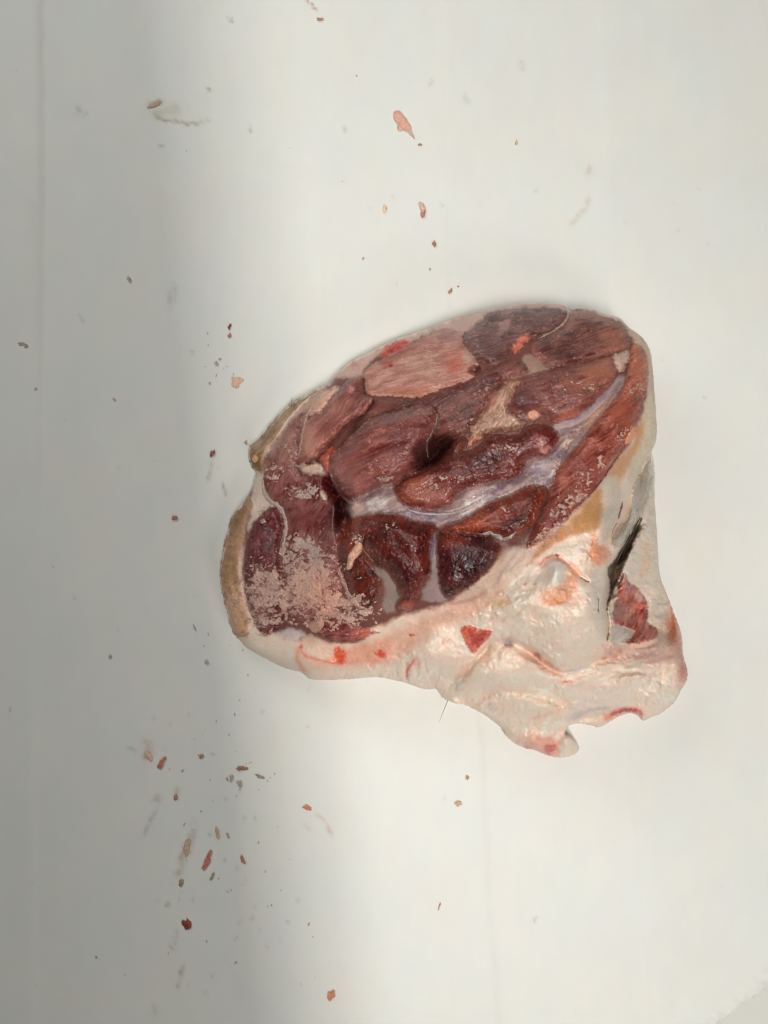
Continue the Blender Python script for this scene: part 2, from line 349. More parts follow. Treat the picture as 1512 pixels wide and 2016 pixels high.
# ------------------------------------------------------------------ materials
def material(name, rough=0.4, spec=0.5, sss=0.0, coat=0.0, bump=0.15, bscale=900, var=0.12, vscale=1400, rvar=0.12):
    m = bpy.data.materials.new(name); m.use_nodes = True
    nt = m.node_tree; N = nt.nodes; L = nt.links
    b = N["Principled BSDF"]
    at = N.new("ShaderNodeAttribute"); at.attribute_name = "Col"
    tc = N.new("ShaderNodeTexCoord")
    n1 = N.new("ShaderNodeTexNoise"); n1.inputs["Scale"].default_value = vscale; n1.inputs["Detail"].default_value = 3
    mr = N.new("ShaderNodeMapRange"); mr.inputs["From Min"].default_value = 0.3; mr.inputs["From Max"].default_value = 0.7
    mr.inputs["To Min"].default_value = 1 - var; mr.inputs["To Max"].default_value = 1 + var
    mx = N.new("ShaderNodeVectorMath"); mx.operation = 'SCALE'
    L.new(tc.outputs["Object"], n1.inputs["Vector"]); L.new(n1.outputs["Fac"], mr.inputs["Value"])
    L.new(at.outputs["Color"], mx.inputs[0]); L.new(mr.outputs["Result"], mx.inputs["Scale"])
    L.new(mx.outputs["Vector"], b.inputs["Base Color"])
    n2 = N.new("ShaderNodeTexNoise"); n2.inputs["Scale"].default_value = bscale; n2.inputs["Detail"].default_value = 4
    L.new(tc.outputs["Object"], n2.inputs["Vector"])
    bp = N.new("ShaderNodeBump"); bp.inputs["Strength"].default_value = bump; bp.inputs["Distance"].default_value = 0.001
    L.new(n2.outputs["Fac"], bp.inputs["Height"]); L.new(bp.outputs["Normal"], b.inputs["Normal"])
    n3 = N.new("ShaderNodeTexNoise"); n3.inputs["Scale"].default_value = 260; n3.inputs["Detail"].default_value = 3
    L.new(tc.outputs["Object"], n3.inputs["Vector"])
    mr2 = N.new("ShaderNodeMapRange"); mr2.inputs["From Min"].default_value = 0.3; mr2.inputs["From Max"].default_value = 0.7
    mr2.inputs["To Min"].default_value = rough - rvar; mr2.inputs["To Max"].default_value = rough + rvar
    L.new(n3.outputs["Fac"], mr2.inputs["Value"]); L.new(mr2.outputs["Result"], b.inputs["Roughness"])
    b.inputs["Specular IOR Level"].default_value = spec
    if sss:
        b.inputs["Subsurface Weight"].default_value = sss
        b.inputs["Subsurface Radius"].default_value = (1.0, 0.45, 0.3)
        b.inputs["Subsurface Scale"].default_value = 0.0022
    if coat:
        b.inputs["Coat Weight"].default_value = coat; b.inputs["Coat Roughness"].default_value = 0.22
    return m
M_FAT = material("fat", 0.40, 0.45, 0.3, 0.12, 0.03, 500, 0.03)
M_MUS = material("muscle", 0.38, 0.42, 0.0, 0.0, 0.22, 1500, 0.14)
M_WET = material("wet_muscle", 0.30, 0.5, 0.0, 0.15, 0.28, 1500, 0.14)
M_BONE = material("cut_bone", 0.5, 0.35, 0.1, 0.0, 0.3, 1600, 0.12)
M_SKIN = material("skin", 0.45, 0.4, 0.1, 0.0, 0.2, 1300, 0.12)
M_SINEW = material("sinew", 0.3, 0.5, 0.1, 0.2, 0.1, 600, 0.06)
M_DUST = material("bone_dust", 0.75, 0.2, 0.0, 0.0, 0.5, 2200, 0.12)
M_HIDE = material("hide", 0.5, 0.4, 0.0, 0.0, 0.6, 900, 0.3)
M_SCRAP = material("scrap", 0.42, 0.4, 0.0, 0.0, 0.4, 2000, 0.15)

# ------------------------------------------------------------------ mesh helpers
def world_xyz(U, V, Zmm):
    z = Zmm * 0.001
    k = S * (D - z) / D
    return np.stack([(U - CU) * k, -(V - CV) * k, z], -1)

def mesh_obj(name, verts, faces, mat, cols=None, parent=None, smooth=True):
    me = bpy.data.meshes.new(name)
    verts = np.asarray(verts, np.float32); faces = np.asarray(faces, np.int32)
    n = faces.shape[1]
    me.vertices.add(len(verts)); me.vertices.foreach_set("co", verts.ravel())
    me.loops.add(faces.size); me.loops.foreach_set("vertex_index", faces.ravel())
    me.polygons.add(len(faces)); me.polygons.foreach_set("loop_start", np.arange(0, faces.size, n, dtype=np.int32))
    if smooth: me.polygons.foreach_set("use_smooth", np.ones(len(faces), bool))
    if cols is not None:
        a = me.color_attributes.new("Col", 'FLOAT_COLOR', 'POINT')
        c = np.ones((len(verts), 4), np.float32); c[:, :3] = np.clip(cols, 0.002, 0.9)
        a.data.foreach_set("color", c.ravel())
    me.materials.append(mat)
    me.update(calc_edges=True); me.validate()
    o = bpy.data.objects.new(name, me); COL.objects.link(o)
    if parent: o.parent = parent
    return o

def grid_faces(mask):
    """quads of a masked grid, with the vertex renumbering"""
    idx = np.full(mask.shape, -1, np.int64); idx[mask] = np.arange(mask.sum())
    q = mask[:-1, :-1] & mask[1:, :-1] & mask[:-1, 1:] & mask[1:, 1:]
    a = idx[:-1, :-1][q]; b = idx[1:, :-1][q]; c = idx[1:, 1:][q]; d = idx[:-1, 1:][q]
    return np.stack([a, b, c, d], -1)

def tag(o, label=None, cat=None, group=None, kind=None):
    if label: o["label"] = label
    if cat: o["category"] = cat
    if group: o["group"] = group
    if kind: o["kind"] = kind
    return o

joint = bpy.data.objects.new("meat_joint", None); COL.objects.link(joint)
tag(joint, "raw bone-in shank cut with dark red muscles and thick white fat on white paper", "meat")

# ---- body of fat, skirted down to the paper
def build_body():
    m = SDO > -ST * 0.95
    # drop spikes: keep vertices that belong to a quad
    q = m[:-1, :-1] & m[1:, :-1] & m[:-1, 1:] & m[1:, 1:]
    k = np.zeros_like(m); k[:-1, :-1] |= q; k[1:, :-1] |= q; k[:-1, 1:] |= q; k[1:, 1:] |= q
    gy, gx = np.gradient(SDO, ST); gl = np.hypot(gx, gy) + 1e-6; gx /= gl; gy /= gl
    off = np.where(SDO < 0, -SDO, 0)
    U = UU + gx * off; V = VV + gy * off
    P = world_xyz(U[k], V[k], Z[k]); F = grid_faces(k)
    cols = BC[k]
    e = np.concatenate([F[:, [0, 1]], F[:, [1, 2]], F[:, [2, 3]], F[:, [3, 0]]])
    key = np.sort(e, 1); kk = key[:, 0] * 10_000_000 + key[:, 1]
    _, inv, cnt = np.unique(kk, return_inverse=True, return_counts=True)
    be = e[cnt[inv] == 1]
    bv = np.unique(be); ren = np.full(len(P), -1, np.int64); ren[bv] = np.arange(len(bv))
    gxk = gx[k][bv]; gyk = gy[k][bv]
    rings = [P]; rc = [cols]; faces = [F]; base = bv.copy(); prev = None
    for i, (t, o) in enumerate([(0.12, -0.4), (0.35, 0.5), (0.65, 3.0), (0.88, 7.0), (1.0, 11.0)]):
        R = P[bv].copy(); z0 = R[:, 2]
        R[:, 2] = z0 * (1 - t) + 0.0003 * t
        R[:, 0] += gxk * o * S; R[:, 1] -= gyk * o * S
        st = sum(len(r) for r in rings)
        cur = np.arange(st, st + len(bv))
        top = base if prev is None else prev
        a = top[ren[be[:, 0]]]; b = top[ren[be[:, 1]]]; c = cur[ren[be[:, 1]]]; d = cur[ren[be[:, 0]]]
        faces.append(np.stack([b, a, d, c], -1)); rings.append(R); rc.append(cols[bv]); prev = cur
    return mesh_obj("fat_layer", np.concatenate(rings), np.concatenate(faces), M_FAT, np.concatenate(rc), joint)
build_body()

HK = 1.0
CT = BC.copy()          # running top colour
ZT = Z.copy()           # running top surface
def part(name, p, c1, c2, h=3.0, w=14, ang=17, al=60, ac=5.0, con=1.0, cm=None, wm=8, grads=(), mat=None, label=None, brk=2.0, rel=0.35, smooth=True, dip=(), gain=1.0):
    """a muscle or other piece: outline, two base colours mixed along its fibres, a rounded height"""
    q = smooth_poly(p, 4) if smooth else np.asarray(p, float)
    c = crop(q, 8); U = UU[c]; V = VV[c]
    if name == "fat_patch": brk *= 2.2
    if name == "raw_patch": brk *= 0.6
    d = seg_dist(U + brk * WOB[c], V + brk * WOB2[c], q) + (2.0 if name == "muscle" else 0.0) + 1.1 * FINE[c]
    h *= HK; w *= 1.35; rel *= 0.5
    k = d > -3.2
    a = math.radians(ang)
    x = U * math.cos(a) - V * math.sin(a); y = U * math.sin(a) + V * math.cos(a)   # along, across
    seed = (int(q[0, 0]) * 7 + int(q[0, 1])) % 997
    warp = fbm(U / 45, V / 45, seed + 3, 2) * (0.3 if name == 'bone' else 1.0)
    fib = fbm(x / al, (y + 4.5 * warp) / ac, seed, 3)
    thin = perlin(x / (al * 0.7), (y + 4.5 * warp + 2 * WOB[c]) / (ac * 0.55), seed + 5)
    blot = fbm(x / (al * 0.8), (y + 4.5 * warp) / (ac * 4.5), seed + 9, 3)
    f = np.clip(0.5 + 1.25 * con * (0.6 * blot + 0.5 * fib + 0.5 * thin), -0.15, 1.15)[..., None]
    col = C(*c1) * (1 - f) + C(*c2) * f
    if name == "muscle":
        # marbling flecks of fat along the fibres
        fl = fbm(x / 9, (y + 6 * warp) / 3.4, seed + 15, 2) + 0.45 * fbm(U / 34, V / 34, seed + 16, 2)
        g = (sm(0.62, 0.85, fl) * 0.55)[..., None]
        col = col * (1 - g) + g * C(176, 130, 116)
    for (u, v, rx, ry, ga, gc, galpha) in grads:
        b = math.radians(ga); X = U - u + 6 * WOB[c]; Y = V - v + 6 * WOB2[c]
        gx = (X * math.cos(b) - Y * math.sin(b)) / rx; gy = (X * math.sin(b) + Y * math.cos(b)) / ry
        g = np.exp(-(gx * gx + gy * gy)); g = (np.clip(0.55 * sm(0.28, 0.72, g + 0.22 * blot + 0.16 * FINE[c] + 0.12 * thin - 0.03) + 0.45 * g * (1 + 0.3 * fib), 0, 1) * galpha)[..., None]
        col = col * (1 - g) + g * C(*gc) * (0.86 + 0.28 * f)
    if cm is not None:
        g = (np.exp(-(np.maximum(d, 0) / wm) ** 2) * np.clip(0.5 + 0.7 * WOB[c] + 0.5 * MID[c], 0, 1))[..., None]
        col = col * (1 - g) + g * C(*cm)
    col = col * (1 + 0.07 * FINE[c])[..., None] * gain * ((np.array([0.98, 0.82, 0.86]) if mat is M_WET else np.array([1.30, 1.15, 1.21])) if name == 'muscle' else 1.0)
    t = np.clip(d / w, 0, 1)
    mixr = 0.75 if h >= 3.9 else 0.35
    prof = h * (1.7 if h >= 3.9 else 1.25) * (mixr * np.sqrt(1 - (1 - t) ** 2) + (1 - mixr) * sm(0, 1, t))
    fe = sm(0.0, {"muscle": 6.0, "fat_patch": 8.0, "raw_patch": 4.0, "blood_spot": 5.0, "skin": 14.0}.get(name, 4.0), d + 1.5 * FINE[c] + 0.4)[..., None]
    if name == 'skin': fe = np.maximum(fe, 1 - sm(16, 30, SDO[c])[..., None])
    col = CT[c] * (1 - fe) + col * fe
    inner = np.clip(d / 8, 0, 1)
    z = ZT[c] + prof + inner * rel * (0.5 * fib + 0.35 * thin + 0.3 * blot + 0.25 * FINE[c])
    for (u, v, rx, ry, da, dep) in dip:
        b = math.radians(da); gx = ((U - u) * math.cos(b) - (V - v) * math.sin(b)) / rx; gy = ((U - u) * math.sin(b) + (V - v) * math.cos(b)) / ry
        z = z - dep * np.exp(-(gx * gx + gy * gy))
    z = np.where(d < 0, ZT[c] - 0.25 + 0.3 * d, z)
    o = mesh_obj(name, world_xyz(U[k], V[k], z[k]), grid_faces(k), mat or M_MUS, col[k], joint)
    if label: o["label"] = label
    CT[c] = np.where((d > 0)[..., None], col, CT[c])
    ZT[c] = np.where(d > 0, np.maximum(ZT[c], z), ZT[c])
    return o
def strip(name, p, wd, c1, c2, h=1.2, mat=None, taper=True, label=None, z0=0.0):
    """a rounded cord or fold lying along a line"""
    q = smooth_poly(p, 6, False); c = crop(q, wd + 6); U = UU[c]; V = VV[c]
    d0, t = seg_dist(U + 1.2 * WOB[c], V + 1.2 * WOB2[c], q, False)
    ww = wd * (np.clip(np.minimum(t, 1 - t) * 5, 0.25, 1) if taper else 1.0) * np.clip(1 + 0.45 * WOB2[c] + 0.3 * FINE[c], 0.3, 1.6)
    d = ww - d0; k = d > -2.6
    f = np.clip(0.5 + 0.5 * fbm(t * 22, d0 / 3, 7, 2), 0, 1)[..., None]
    col = C(*c1) * (1 - f) + C(*c2) * f
    fe = sm(-0.6, 1.6, d + 0.6 * FINE[c])[..., None]; col = CT[c] * (1 - fe) + col * fe
    z = ZT[c] + z0 + h * np.sqrt(np.clip(1 - (np.minimum(d0 / np.maximum(ww, .1), 1)) ** 2, 0, 1))
    z = np.where(d < 0, ZT[c] - 0.2 + 0.3 * d, z)
    o = mesh_obj(name, world_xyz(U[k], V[k], z[k]), grid_faces(k), mat or M_SINEW, col[k], joint)
    if label: o["label"] = label
    CT[c] = np.where((d > 0)[..., None], col, CT[c])
    ZT[c] = np.where(d > 0, np.maximum(ZT[c], z), ZT[c])
    return o

# ------------------------------------------------------------------ parts of the cut face
part("skin", [(482,990),(494,977),(498,1000),(491,1040),(482,1088),(477,1116),(479,1150),(486,1182),(496,1218),(494,1244),(476,1256),(461,1246),(449,1205),(439,1165),(435,1130),(441,1085),(451,1045),(459,1018)],
     (150,112,76), (180,140,106), 0.8, 12, 80, 14, 6, 0.6, grads=[(480,1100,14,120,4,(184,140,116),0.95),(466,1130,10,30,0,(140,104,66),0.6),(468,1205,40,60,0,(206,164,132),0.95),(466,1010,20,40,0,(120,92,56),0.7)], mat=M_SKIN, label="tan skin edge on the left of the cut face", rel=0.6)
part("skin", [(492,884),(515,862),(531,842),(549,821),(573,796),(606,779),(632,764),(622,774),(598,790),(572,818),(552,846),(534,880),(522,912),(512,928),(500,922),(492,904)],
     (132,100,70), (164,134,106), 1.0, 9, 50, 26, 5, 0.9, grads=[(505,908,16,16,0,(112,78,34),0.9),(600,790,26,20,0,(164,140,112),0.7)], mat=M_SKIN, label="olive brown strip of skin along the upper left edge", rel=0.5)
# outer dusty muscle on the left
part("muscle", [(607,806),(590,815),(570,832),(558,852),(541,886),(522,922),(518,945),(521,958),(532,978),(550,990),(566,1008),(574,1030),(571,1062),(566,1100),(563,1150),(572,1205),(606,1226),(628,1206),(660,1186),(674,1140),(664,1100),(668,1080),(678,1050),(682,1020),(672,995),(655,965),(648,944),(600,940),(582,920),(588,880),(594,846),(604,822)],
     (104,44,40), (142,96,88), 2.0, 14, 60, 40, 6, 1.0, grads=[(668,1005,13,55,-6,(38,8,10),0.95),(606,1150,58,70,0,(152,114,106),0.9),(560,872,30,44,0,(160,124,110),0.8),(640,960,40,24,0,(84,10,8),0.9),(660,1010,20,40,0,(58,14,16),0.8),(600,1030,30,30,0,(112,58,54),0.7),(540,966,20,30,0,(138,90,82),0.7)], mat=M_WET, label="dusty outer muscle on the left, dark red where wet, with painted crevice shade")  # near-black patch at the right edge paints in the crevice shade
part("muscle", [(537,996),(549,1006),(557,1022),(556,1043),(551,1069),(551,1110),(560,1150),(566,1200),(558,1230),(534,1248),(518,1250),(503,1230),(489,1192),(486,1170),(481,1138),(479,1114),(485,1090),(491,1063),(500,1032),(519,1008)],
     (76,20,22), (116,56,58), 2.2, 12, 70, 26, 5, 0.9, grads=[(515,1175,34,70,0,(142,104,98),0.9)], mat=M_WET, label="narrow dark red muscle beside the skin edge")
strip("sinew", [(516,934),(518,962),(526,982),(544,994),(558,1010),(563,1028),(561,1058),(558,1100),(560,1120)], 4.2, (158,132,126), (190,164,154), 1.2)
# upper dark band under the bone
part("muscle", [(672,877),(680,858),(700,828),(716,808),(738,782),(760,782),(820,786),(845,778),(890,763),(932,747),(962,728),(1000,708),(1030,712),(1036,735),(998,747),(984,763),(964,777),(950,808),(935,830),(921,850),(905,862),(886,876),(864,880),(850,850),(800,840),(720,860)],
     (70,38,34), (110,70,60), 2.2, 12, 26, 70, 5, 0.9, grads=[(770,795,40,14,0,(98,44,34),0.7),(900,800,40,20,30,(96,64,56),0.5),(1000,722,40,14,15,(108,66,58),0.7)], mat=M_MUS)
# the bone
part("bone", [(716,751),(724,777),(760,781),(820,784),(843,777),(889,761),(932,745),(939,728),(944,716),(927,693),(913,675),(913,654),(899,650),(871,646),(843,658),(806,677),(780,689),(756,703),(718,727)],
     (170,112,100), (200,152,136), 2.2, 10, 14, 46, 3.2, 1.0, cm=(180,138,122), wm=6,
     grads=[(898,714,30,26,25,(188,106,90),0.8),(925,700,9,26,-35,(196,166,146),0.85),(790,694,40,9,20,(150,56,50),0.8),(762,712,20,12,0,(172,66,58),0.6),(880,664,26,12,0,(160,116,112),0.8),(800,770,60,9,0,(182,108,84),0.8),(770,720,4,3,0,(120,14,16),0.9),(900,720,22,4,30,(200,86,70),0.6)],
     mat=M_BONE, label="pink sawn end of the leg bone", rel=0.6)
# muscles across the top
part("muscle", [(958,616),(950,630),(931,644),(914,667),(919,685),(939,707),(950,713),(978,716),(994,705),(1006,686),(1020,676),(1042,668),(1060,664),(1085,649),(1107,630),(1113,616),(1100,608),(1070,606),(1010,609)],
     (80,52,48), (116,84,78), 2.4, 12, 16, 46, 4, 1.0, grads=[(988,646,10,24,-20,(156,128,118),0.75),(975,668,30,30,0,(76,46,44),0.4),(1080,620,26,14,20,(84,60,54),0.5)], mat=M_MUS)
part("muscle", [(1046,678),(1060,668),(1085,655),(1107,643),(1119,626),(1131,613),(1159,612),(1179,619),(1199,626),(1220,631),(1230,643),(1238,663),(1242,679),(1230,692),(1210,696),(1179,703),(1149,711),(1115,719),(1080,725),(1070,716),(1048,697)],
     (78,44,40), (124,82,70), 2.4, 14, 18, 50, 5, 1.1, grads=[(1210,665,40,30,0,(138,92,76),0.8),(1150,620,40,10,0,(130,86,74),0.7),(1110,690,40,22,10,(74,40,36),0.6)], mat=M_MUS)
strip("sinew", [(1119,612),(1116,628),(1102,643),(1080,656),(1058,668)], 3.0, (150,120,110), (176,148,136), 1.0)
part("muscle", [(1026,747),(1060,733),(1109,724),(1149,714),(1183,706),(1204,702),(1210,717),(1215,733),(1204,755),(1185,778),(1159,802),(1139,818),(1109,829),(1095,831),(1076,824),(1060,810),(1032,812),(1016,814),(1003,800),(1006,782),(1020,759)],
     (88,52,48), (124,80,68), 3.0, 16, 20, 60, 4.5, 0.9, cm=(136,84,70), wm=7, grads=[(1180,730,46,34,30,(148,96,76),0.85),(1030,790,40,30,30,(80,48,46),0.7),(1120,815,36,12,20,(142,84,64),0.7)], mat=M_MUS)
part("fat_patch", [(1203,698),(1220,695),(1240,687),(1238,713),(1227,730),(1215,733),(1209,714)], (182,150,134), (200,172,156), 1.2, 8, 70, 20, 6, 0.6, mat=M_FAT)
part("muscle", [(1244,681),(1262,678),(1274,701),(1277,729),(1275,765),(1266,790),(1258,824),(1252,842),(1240,872),(1218,900),(1199,926),(1179,956),(1147,990),(1127,1010),(1099,1036),(1070,1060),(1040,1080),(1042,1060),(1054,1036),(1072,1000),(1085,967),(1089,937),(1114,902),(1140,873),(1162,844),(1192,808),(1217,778),(1230,748),(1238,716)],
     (104,46,36), (146,88,70), 3.0, 14, 36, 60, 6, 1.0, grads=[(1262,720,26,60,0,(166,108,82),0.8),(1230,820,30,40,30,(136,70,50),0.7),(1160,930,30,50,40,(116,58,52),0.6),(1090,1020,30,40,45,(108,58,56),0.7),(1185,935,10,60,37,(96,30,26),0.0)], mat=M_MUS, label="long red brown muscle down the right side of the cut, dusty at its lower end")
strip("sinew", [(1146,990),(1178,955),(1198,926),(1217,899),(1232,880)], 1.6, (74,18,16), (96,30,26), 0.5, M_WET, label="thin dark line between muscle and amber fat")
# marbling wedge in the middle
part("fat_patch", [(998,747),(1032,745),(1020,759),(1003,798),(1016,816),(1038,828),(1024,848),(976,850),(954,856),(945,868),(911,889),(922,872),(921,850),(935,830),(950,808),(964,777),(984,763)],
     (146,104,86), (178,136,114), 1.8, 9, 58, 34, 4, 1.0, grads=[(934,872,26,9,25,(214,138,104),0.95),(970,790,8,18,-35,(158,98,84),0.8),(1000,830,30,16,0,(170,134,112),0.6)], mat=M_FAT, label="pinkish wedge of fat between the middle muscles")
part("fat_patch", [(1006,686),(1020,661),(1042,653),(1044,667),(1034,682),(1014,698)], (186,96,78), (202,120,98), 1.0, 6, 40, 16, 4, 0.8, mat=M_FAT, label="orange red patch among the top muscles")
# left slab
part("muscle", [(678,757),(690,745),(710,740),(715,763),(718,779),(734,787),(714,815),(702,821),(678,840),(655,867),(645,877),(631,890),(623,901),(607,908),(589,913),(590,878),(594,848),(604,822),(619,814),(637,809),(650,787),(666,769)],
     (108,62,54), (152,102,88), 4.0, 12, 46, 70, 6, 0.8, grads=[(604,870,22,50,15,(152,112,96),0.85),(700,770,20,26,0,(92,30,26),0.85),(690,765,6,8,0,(190,130,118),0.8),(655,850,30,26,40,(110,58,48),0.6)], mat=M_MUS)
part("fat_patch", [(645,763),(670,759),(666,771),(651,787),(637,809),(623,817),(605,819),(609,803),(623,779)], (188,142,124), (206,164,146), 2.2, 9, 50, 22, 6, 0.8, mat=M_FAT, label="pale fat ridge on the upper left rim")
part("fat_patch", [(582,916),(591,912),(607,911),(623,904),(635,918),(648,936),(629,939),(599,935),(587,925)], (188,154,138), (208,178,162), 1.6, 7, 0, 20, 5, 0.8, mat=M_FAT)
# central folded muscle
part("muscle", [(652,907),(656,891),(672,877),(692,859),(707,843),(735,822),(769,814),(799,804),(830,798),(850,800),(860,810),(861,826),(855,843),(846,865),(838,883),(834,899),(836,915),(819,928),(795,938),(783,950),(771,956),(739,960),(719,971),(711,979),(696,984),(676,974),(660,959),(652,939),(649,923)],
     (92,46,42), (126,78,68), 7.0, 22, 24, 70, 7, 0.85, cm=(122,76,70), wm=7, grads=[(664,905,12,60,10,(140,94,86),0.7),(690,900,30,40,0,(120,72,64),0.6),(740,885,50,8,24,(88,30,28),0.75),(700,952,40,14,10,(132,86,80),0.6),(830,890,20,30,0,(66,28,32),0.7),(800,850,40,24,20,(98,56,50),0.5)],  # paler left and lower rim painted in for the edge highlights
     mat=M_MUS, dip=[(745,888,70,6,24,2.2),(835,896,26,22,30,6)], label="folded brown red muscle at the middle of the cut")
strip("sinew", [(848,800),(860,812),(860,830),(850,855),(841,876),(842,896),(846,911)], 2.6, (124,94,88), (158,132,126), 1.2)
part("fat_patch", [(625,902),(641,881),(664,877),(667,883),(656,900),(651,918),(649,934),(636,929),(631,912)], (160,70,54), (186,100,80), 1.8, 7, 60, 20, 5, 0.8, mat=M_WET, label="orange red patch beside the left slab of muscle")
part("membrane", [(688,985),(712,975),(745,958),(775,952),(800,985),(860,1000),(890,975),(935,950),(1000,935),(1040,905),(1085,880),(1098,862),(1100,846),(1142,832),(1186,794),(1217,750),(1224,754),(1192,803),(1158,840),(1122,878),(1098,925),(1082,962),(1040,966),(985,990),(930,1026),(890,1044),(850,1038),(790,1024),(740,1018),(700,1024),(684,1010)],
     (134,104,104), (168,140,134), 1.2, 10, 24, 60, 9, 1.0, grads=[(745,990,26,13,10,(206,192,188),0.9),(705,996,12,12,0,(204,164,152),0.8),(985,960,50,7,28,(92,70,86),0.85),(1100,895,24,5,38,(88,74,90),0.85),(830,1018,50,6,-6,(116,100,116),0.8),(930,995,40,12,28,(200,180,172),0.85),(1060,925,22,14,35,(172,156,164),0.8),(1085,935,14,6,30,(206,200,206),0.9),(1130,868,30,10,45,(180,142,122),0.9),(1180,806,50,12,45,(172,126,106),0.9)],
     mat=M_SINEW, label="lilac white glossy membrane between the middle and the front muscles")
strip("sinew", [(622,790),(608,810),(597,840),(590,880),(585,914)], 3.2, (164,124,110), (186,152,138), 1.0)
strip("sinew", [(650,925),(655,945),(666,966),(684,986),(702,996)], 3.0, (150,106,100), (176,136,128), 1.0)
strip("sinew", [(735,818),(704,846),(688,862),(670,880)], 2.2, (132,90,82), (150,108,100), 0.7)
# middle muscle to the right of the dark crevice
part("muscle", [(777,957),(791,945),(819,929),(848,913),(868,897),(886,876),(904,864),(919,864),(909,890),(935,884),(953,868),(960,856),(1019,857),(1030,847),(1050,836),(1078,840),(1097,850),(1100,865),(1090,881),(1077,899),(1054,899),(1035,908),(1032,925),(1009,944),(975,947),(939,956),(905,969),(894,986),(882,998),(860,1003),(838,1004),(809,1000),(787,988),(777,972)],
     (78,24,22), (118,62,50), 4.0, 18, 22, 60, 6, 0.9, cm=(132,76,60), wm=6, grads=[(820,965,50,30,15,(146,84,62),0.85),(860,985,30,14,0,(150,96,88),0.6),(960,900,60,18,18,(68,20,18),0.6),(1070,868,30,24,0,(104,20,16),0.9),(900,890,36,16,25,(106,68,58),0.7),(1065,872,9,9,0,(186,128,116),0.7),(1075,885,14,6,10,(190,150,140),0.7)],
     mat=M_WET, label="middle muscle with a blood clot at its right end")
# front muscles
part("muscle", [(666,1091),(668,1068),(672,1050),(682,1033),(702,1018),(729,1013),(759,1010),(791,1016),(819,1026),(848,1031),(859,1042),(851,1059),(846,1079),(848,1103),(847,1131),(831,1153),(827,1170),(817,1190),(806,1201),(786,1201),(780,1188),(787,1176),(779,1151),(761,1123),(737,1113),(719,1093),(708,1080),(690,1100)],
     (62,14,12), (92,32,26), 5.0, 24, 70, 40, 8, 0.9, cm=(136,62,40), wm=9, grads=[(690,1050,24,36,0,(140,66,44),0.85),(770,1022,50,10,0,(128,54,36),0.7),(798,1192,16,12,0,(160,74,52),0.9),(828,1120,10,30,0,(108,34,26),0.6)], mat=M_WET, label="large dark red muscle at the front of the cut")
part("muscle", [(666,1096),(690,1088),(708,1076),(716,1090),(735,1116),(748,1140),(745,1160),(740,1181),(727,1195),(705,1188),(688,1170),(680,1149),(675,1127)],
     (60,16,12), (100,42,28), 3.4, 14, 60, 24, 6, 1.0, cm=(112,56,44), wm=5, grads=[(710,1160,16,20,0,(96,34,20),0.6),(690,1080,18,24,0,(120,58,46),0.6)], mat=M_WET)
part("muscle", [(864,1046),(874,1035),(914,1021),(959,991),(1005,975),(1038,958),(1064,956),(1077,963),(1075,978),(1062,1008),(1050,1034),(1022,1048),(1004,1060),(985,1056),(955,1054),(920,1050),(890,1054)],
     (92,34,26), (132,66,46), 4.0, 18, 30, 50, 6, 0.9, cm=(150,82,58), wm=8, grads=[(930,1035,50,14,24,(160,82,50),0.9),(1050,985,20,24,0,(96,32,24),0.6),(1010,1035,40,18,30,(66,22,22),0.8)], mat=M_WET)
part("muscle", [(863,1050),(890,1044),(930,1048),(958,1056),(978,1070),(985,1090),(968,1118),(948,1138),(928,1154),(898,1173),(880,1177),(870,1166),(865,1150),(862,1120),(860,1080)],
     (46,14,16), (82,34,32), 4.5, 24, 60, 30, 6, 1.0, cm=(112,52,40), wm=8, grads=[(890,1062,30,16,0,(136,66,46),0.7),(930,1110,40,40,0,(42,14,20),0.6)], mat=M_WET, label="deep purple red muscle at the lower point of the cut")
strip("sinew", [(944,1052),(965,1050),(985,1060),(1004,1058),(1016,1046)], 4, (150,136,134), (178,164,158), 1.2)
strip("sinew", [(664,1108),(674,1140),(688,1174),(706,1193),(730,1201)], 4.0, (160,116,106), (192,156,144), 1.4)
strip("sinew", [(718,1048),(712,1072),(722,1092),(740,1112)], 2.4, (112,84,78), (134,106,98), 0.9)
part("muscle", [(612,1224),(630,1205),(668,1205),(688,1217),(704,1232),(724,1238),(748,1245),(730,1250),(710,1264),(668,1267),(648,1260),(628,1246)],
     (104,44,42), (150,92,84), 2.0, 12, 10, 30, 6, 1.0, grads=[(720,1250,26,12,0,(196,112,92),0.8),(640,1216,26,8,0,(92,30,30),0.7)], mat=M_WET)
# folds of white fascia with shine
strip("sinew", [(790,992),(812,1006),(850,1012),(890,1010),(925,998),(960,975)], 3.5, (150,136,146), (186,172,172), 1.3)
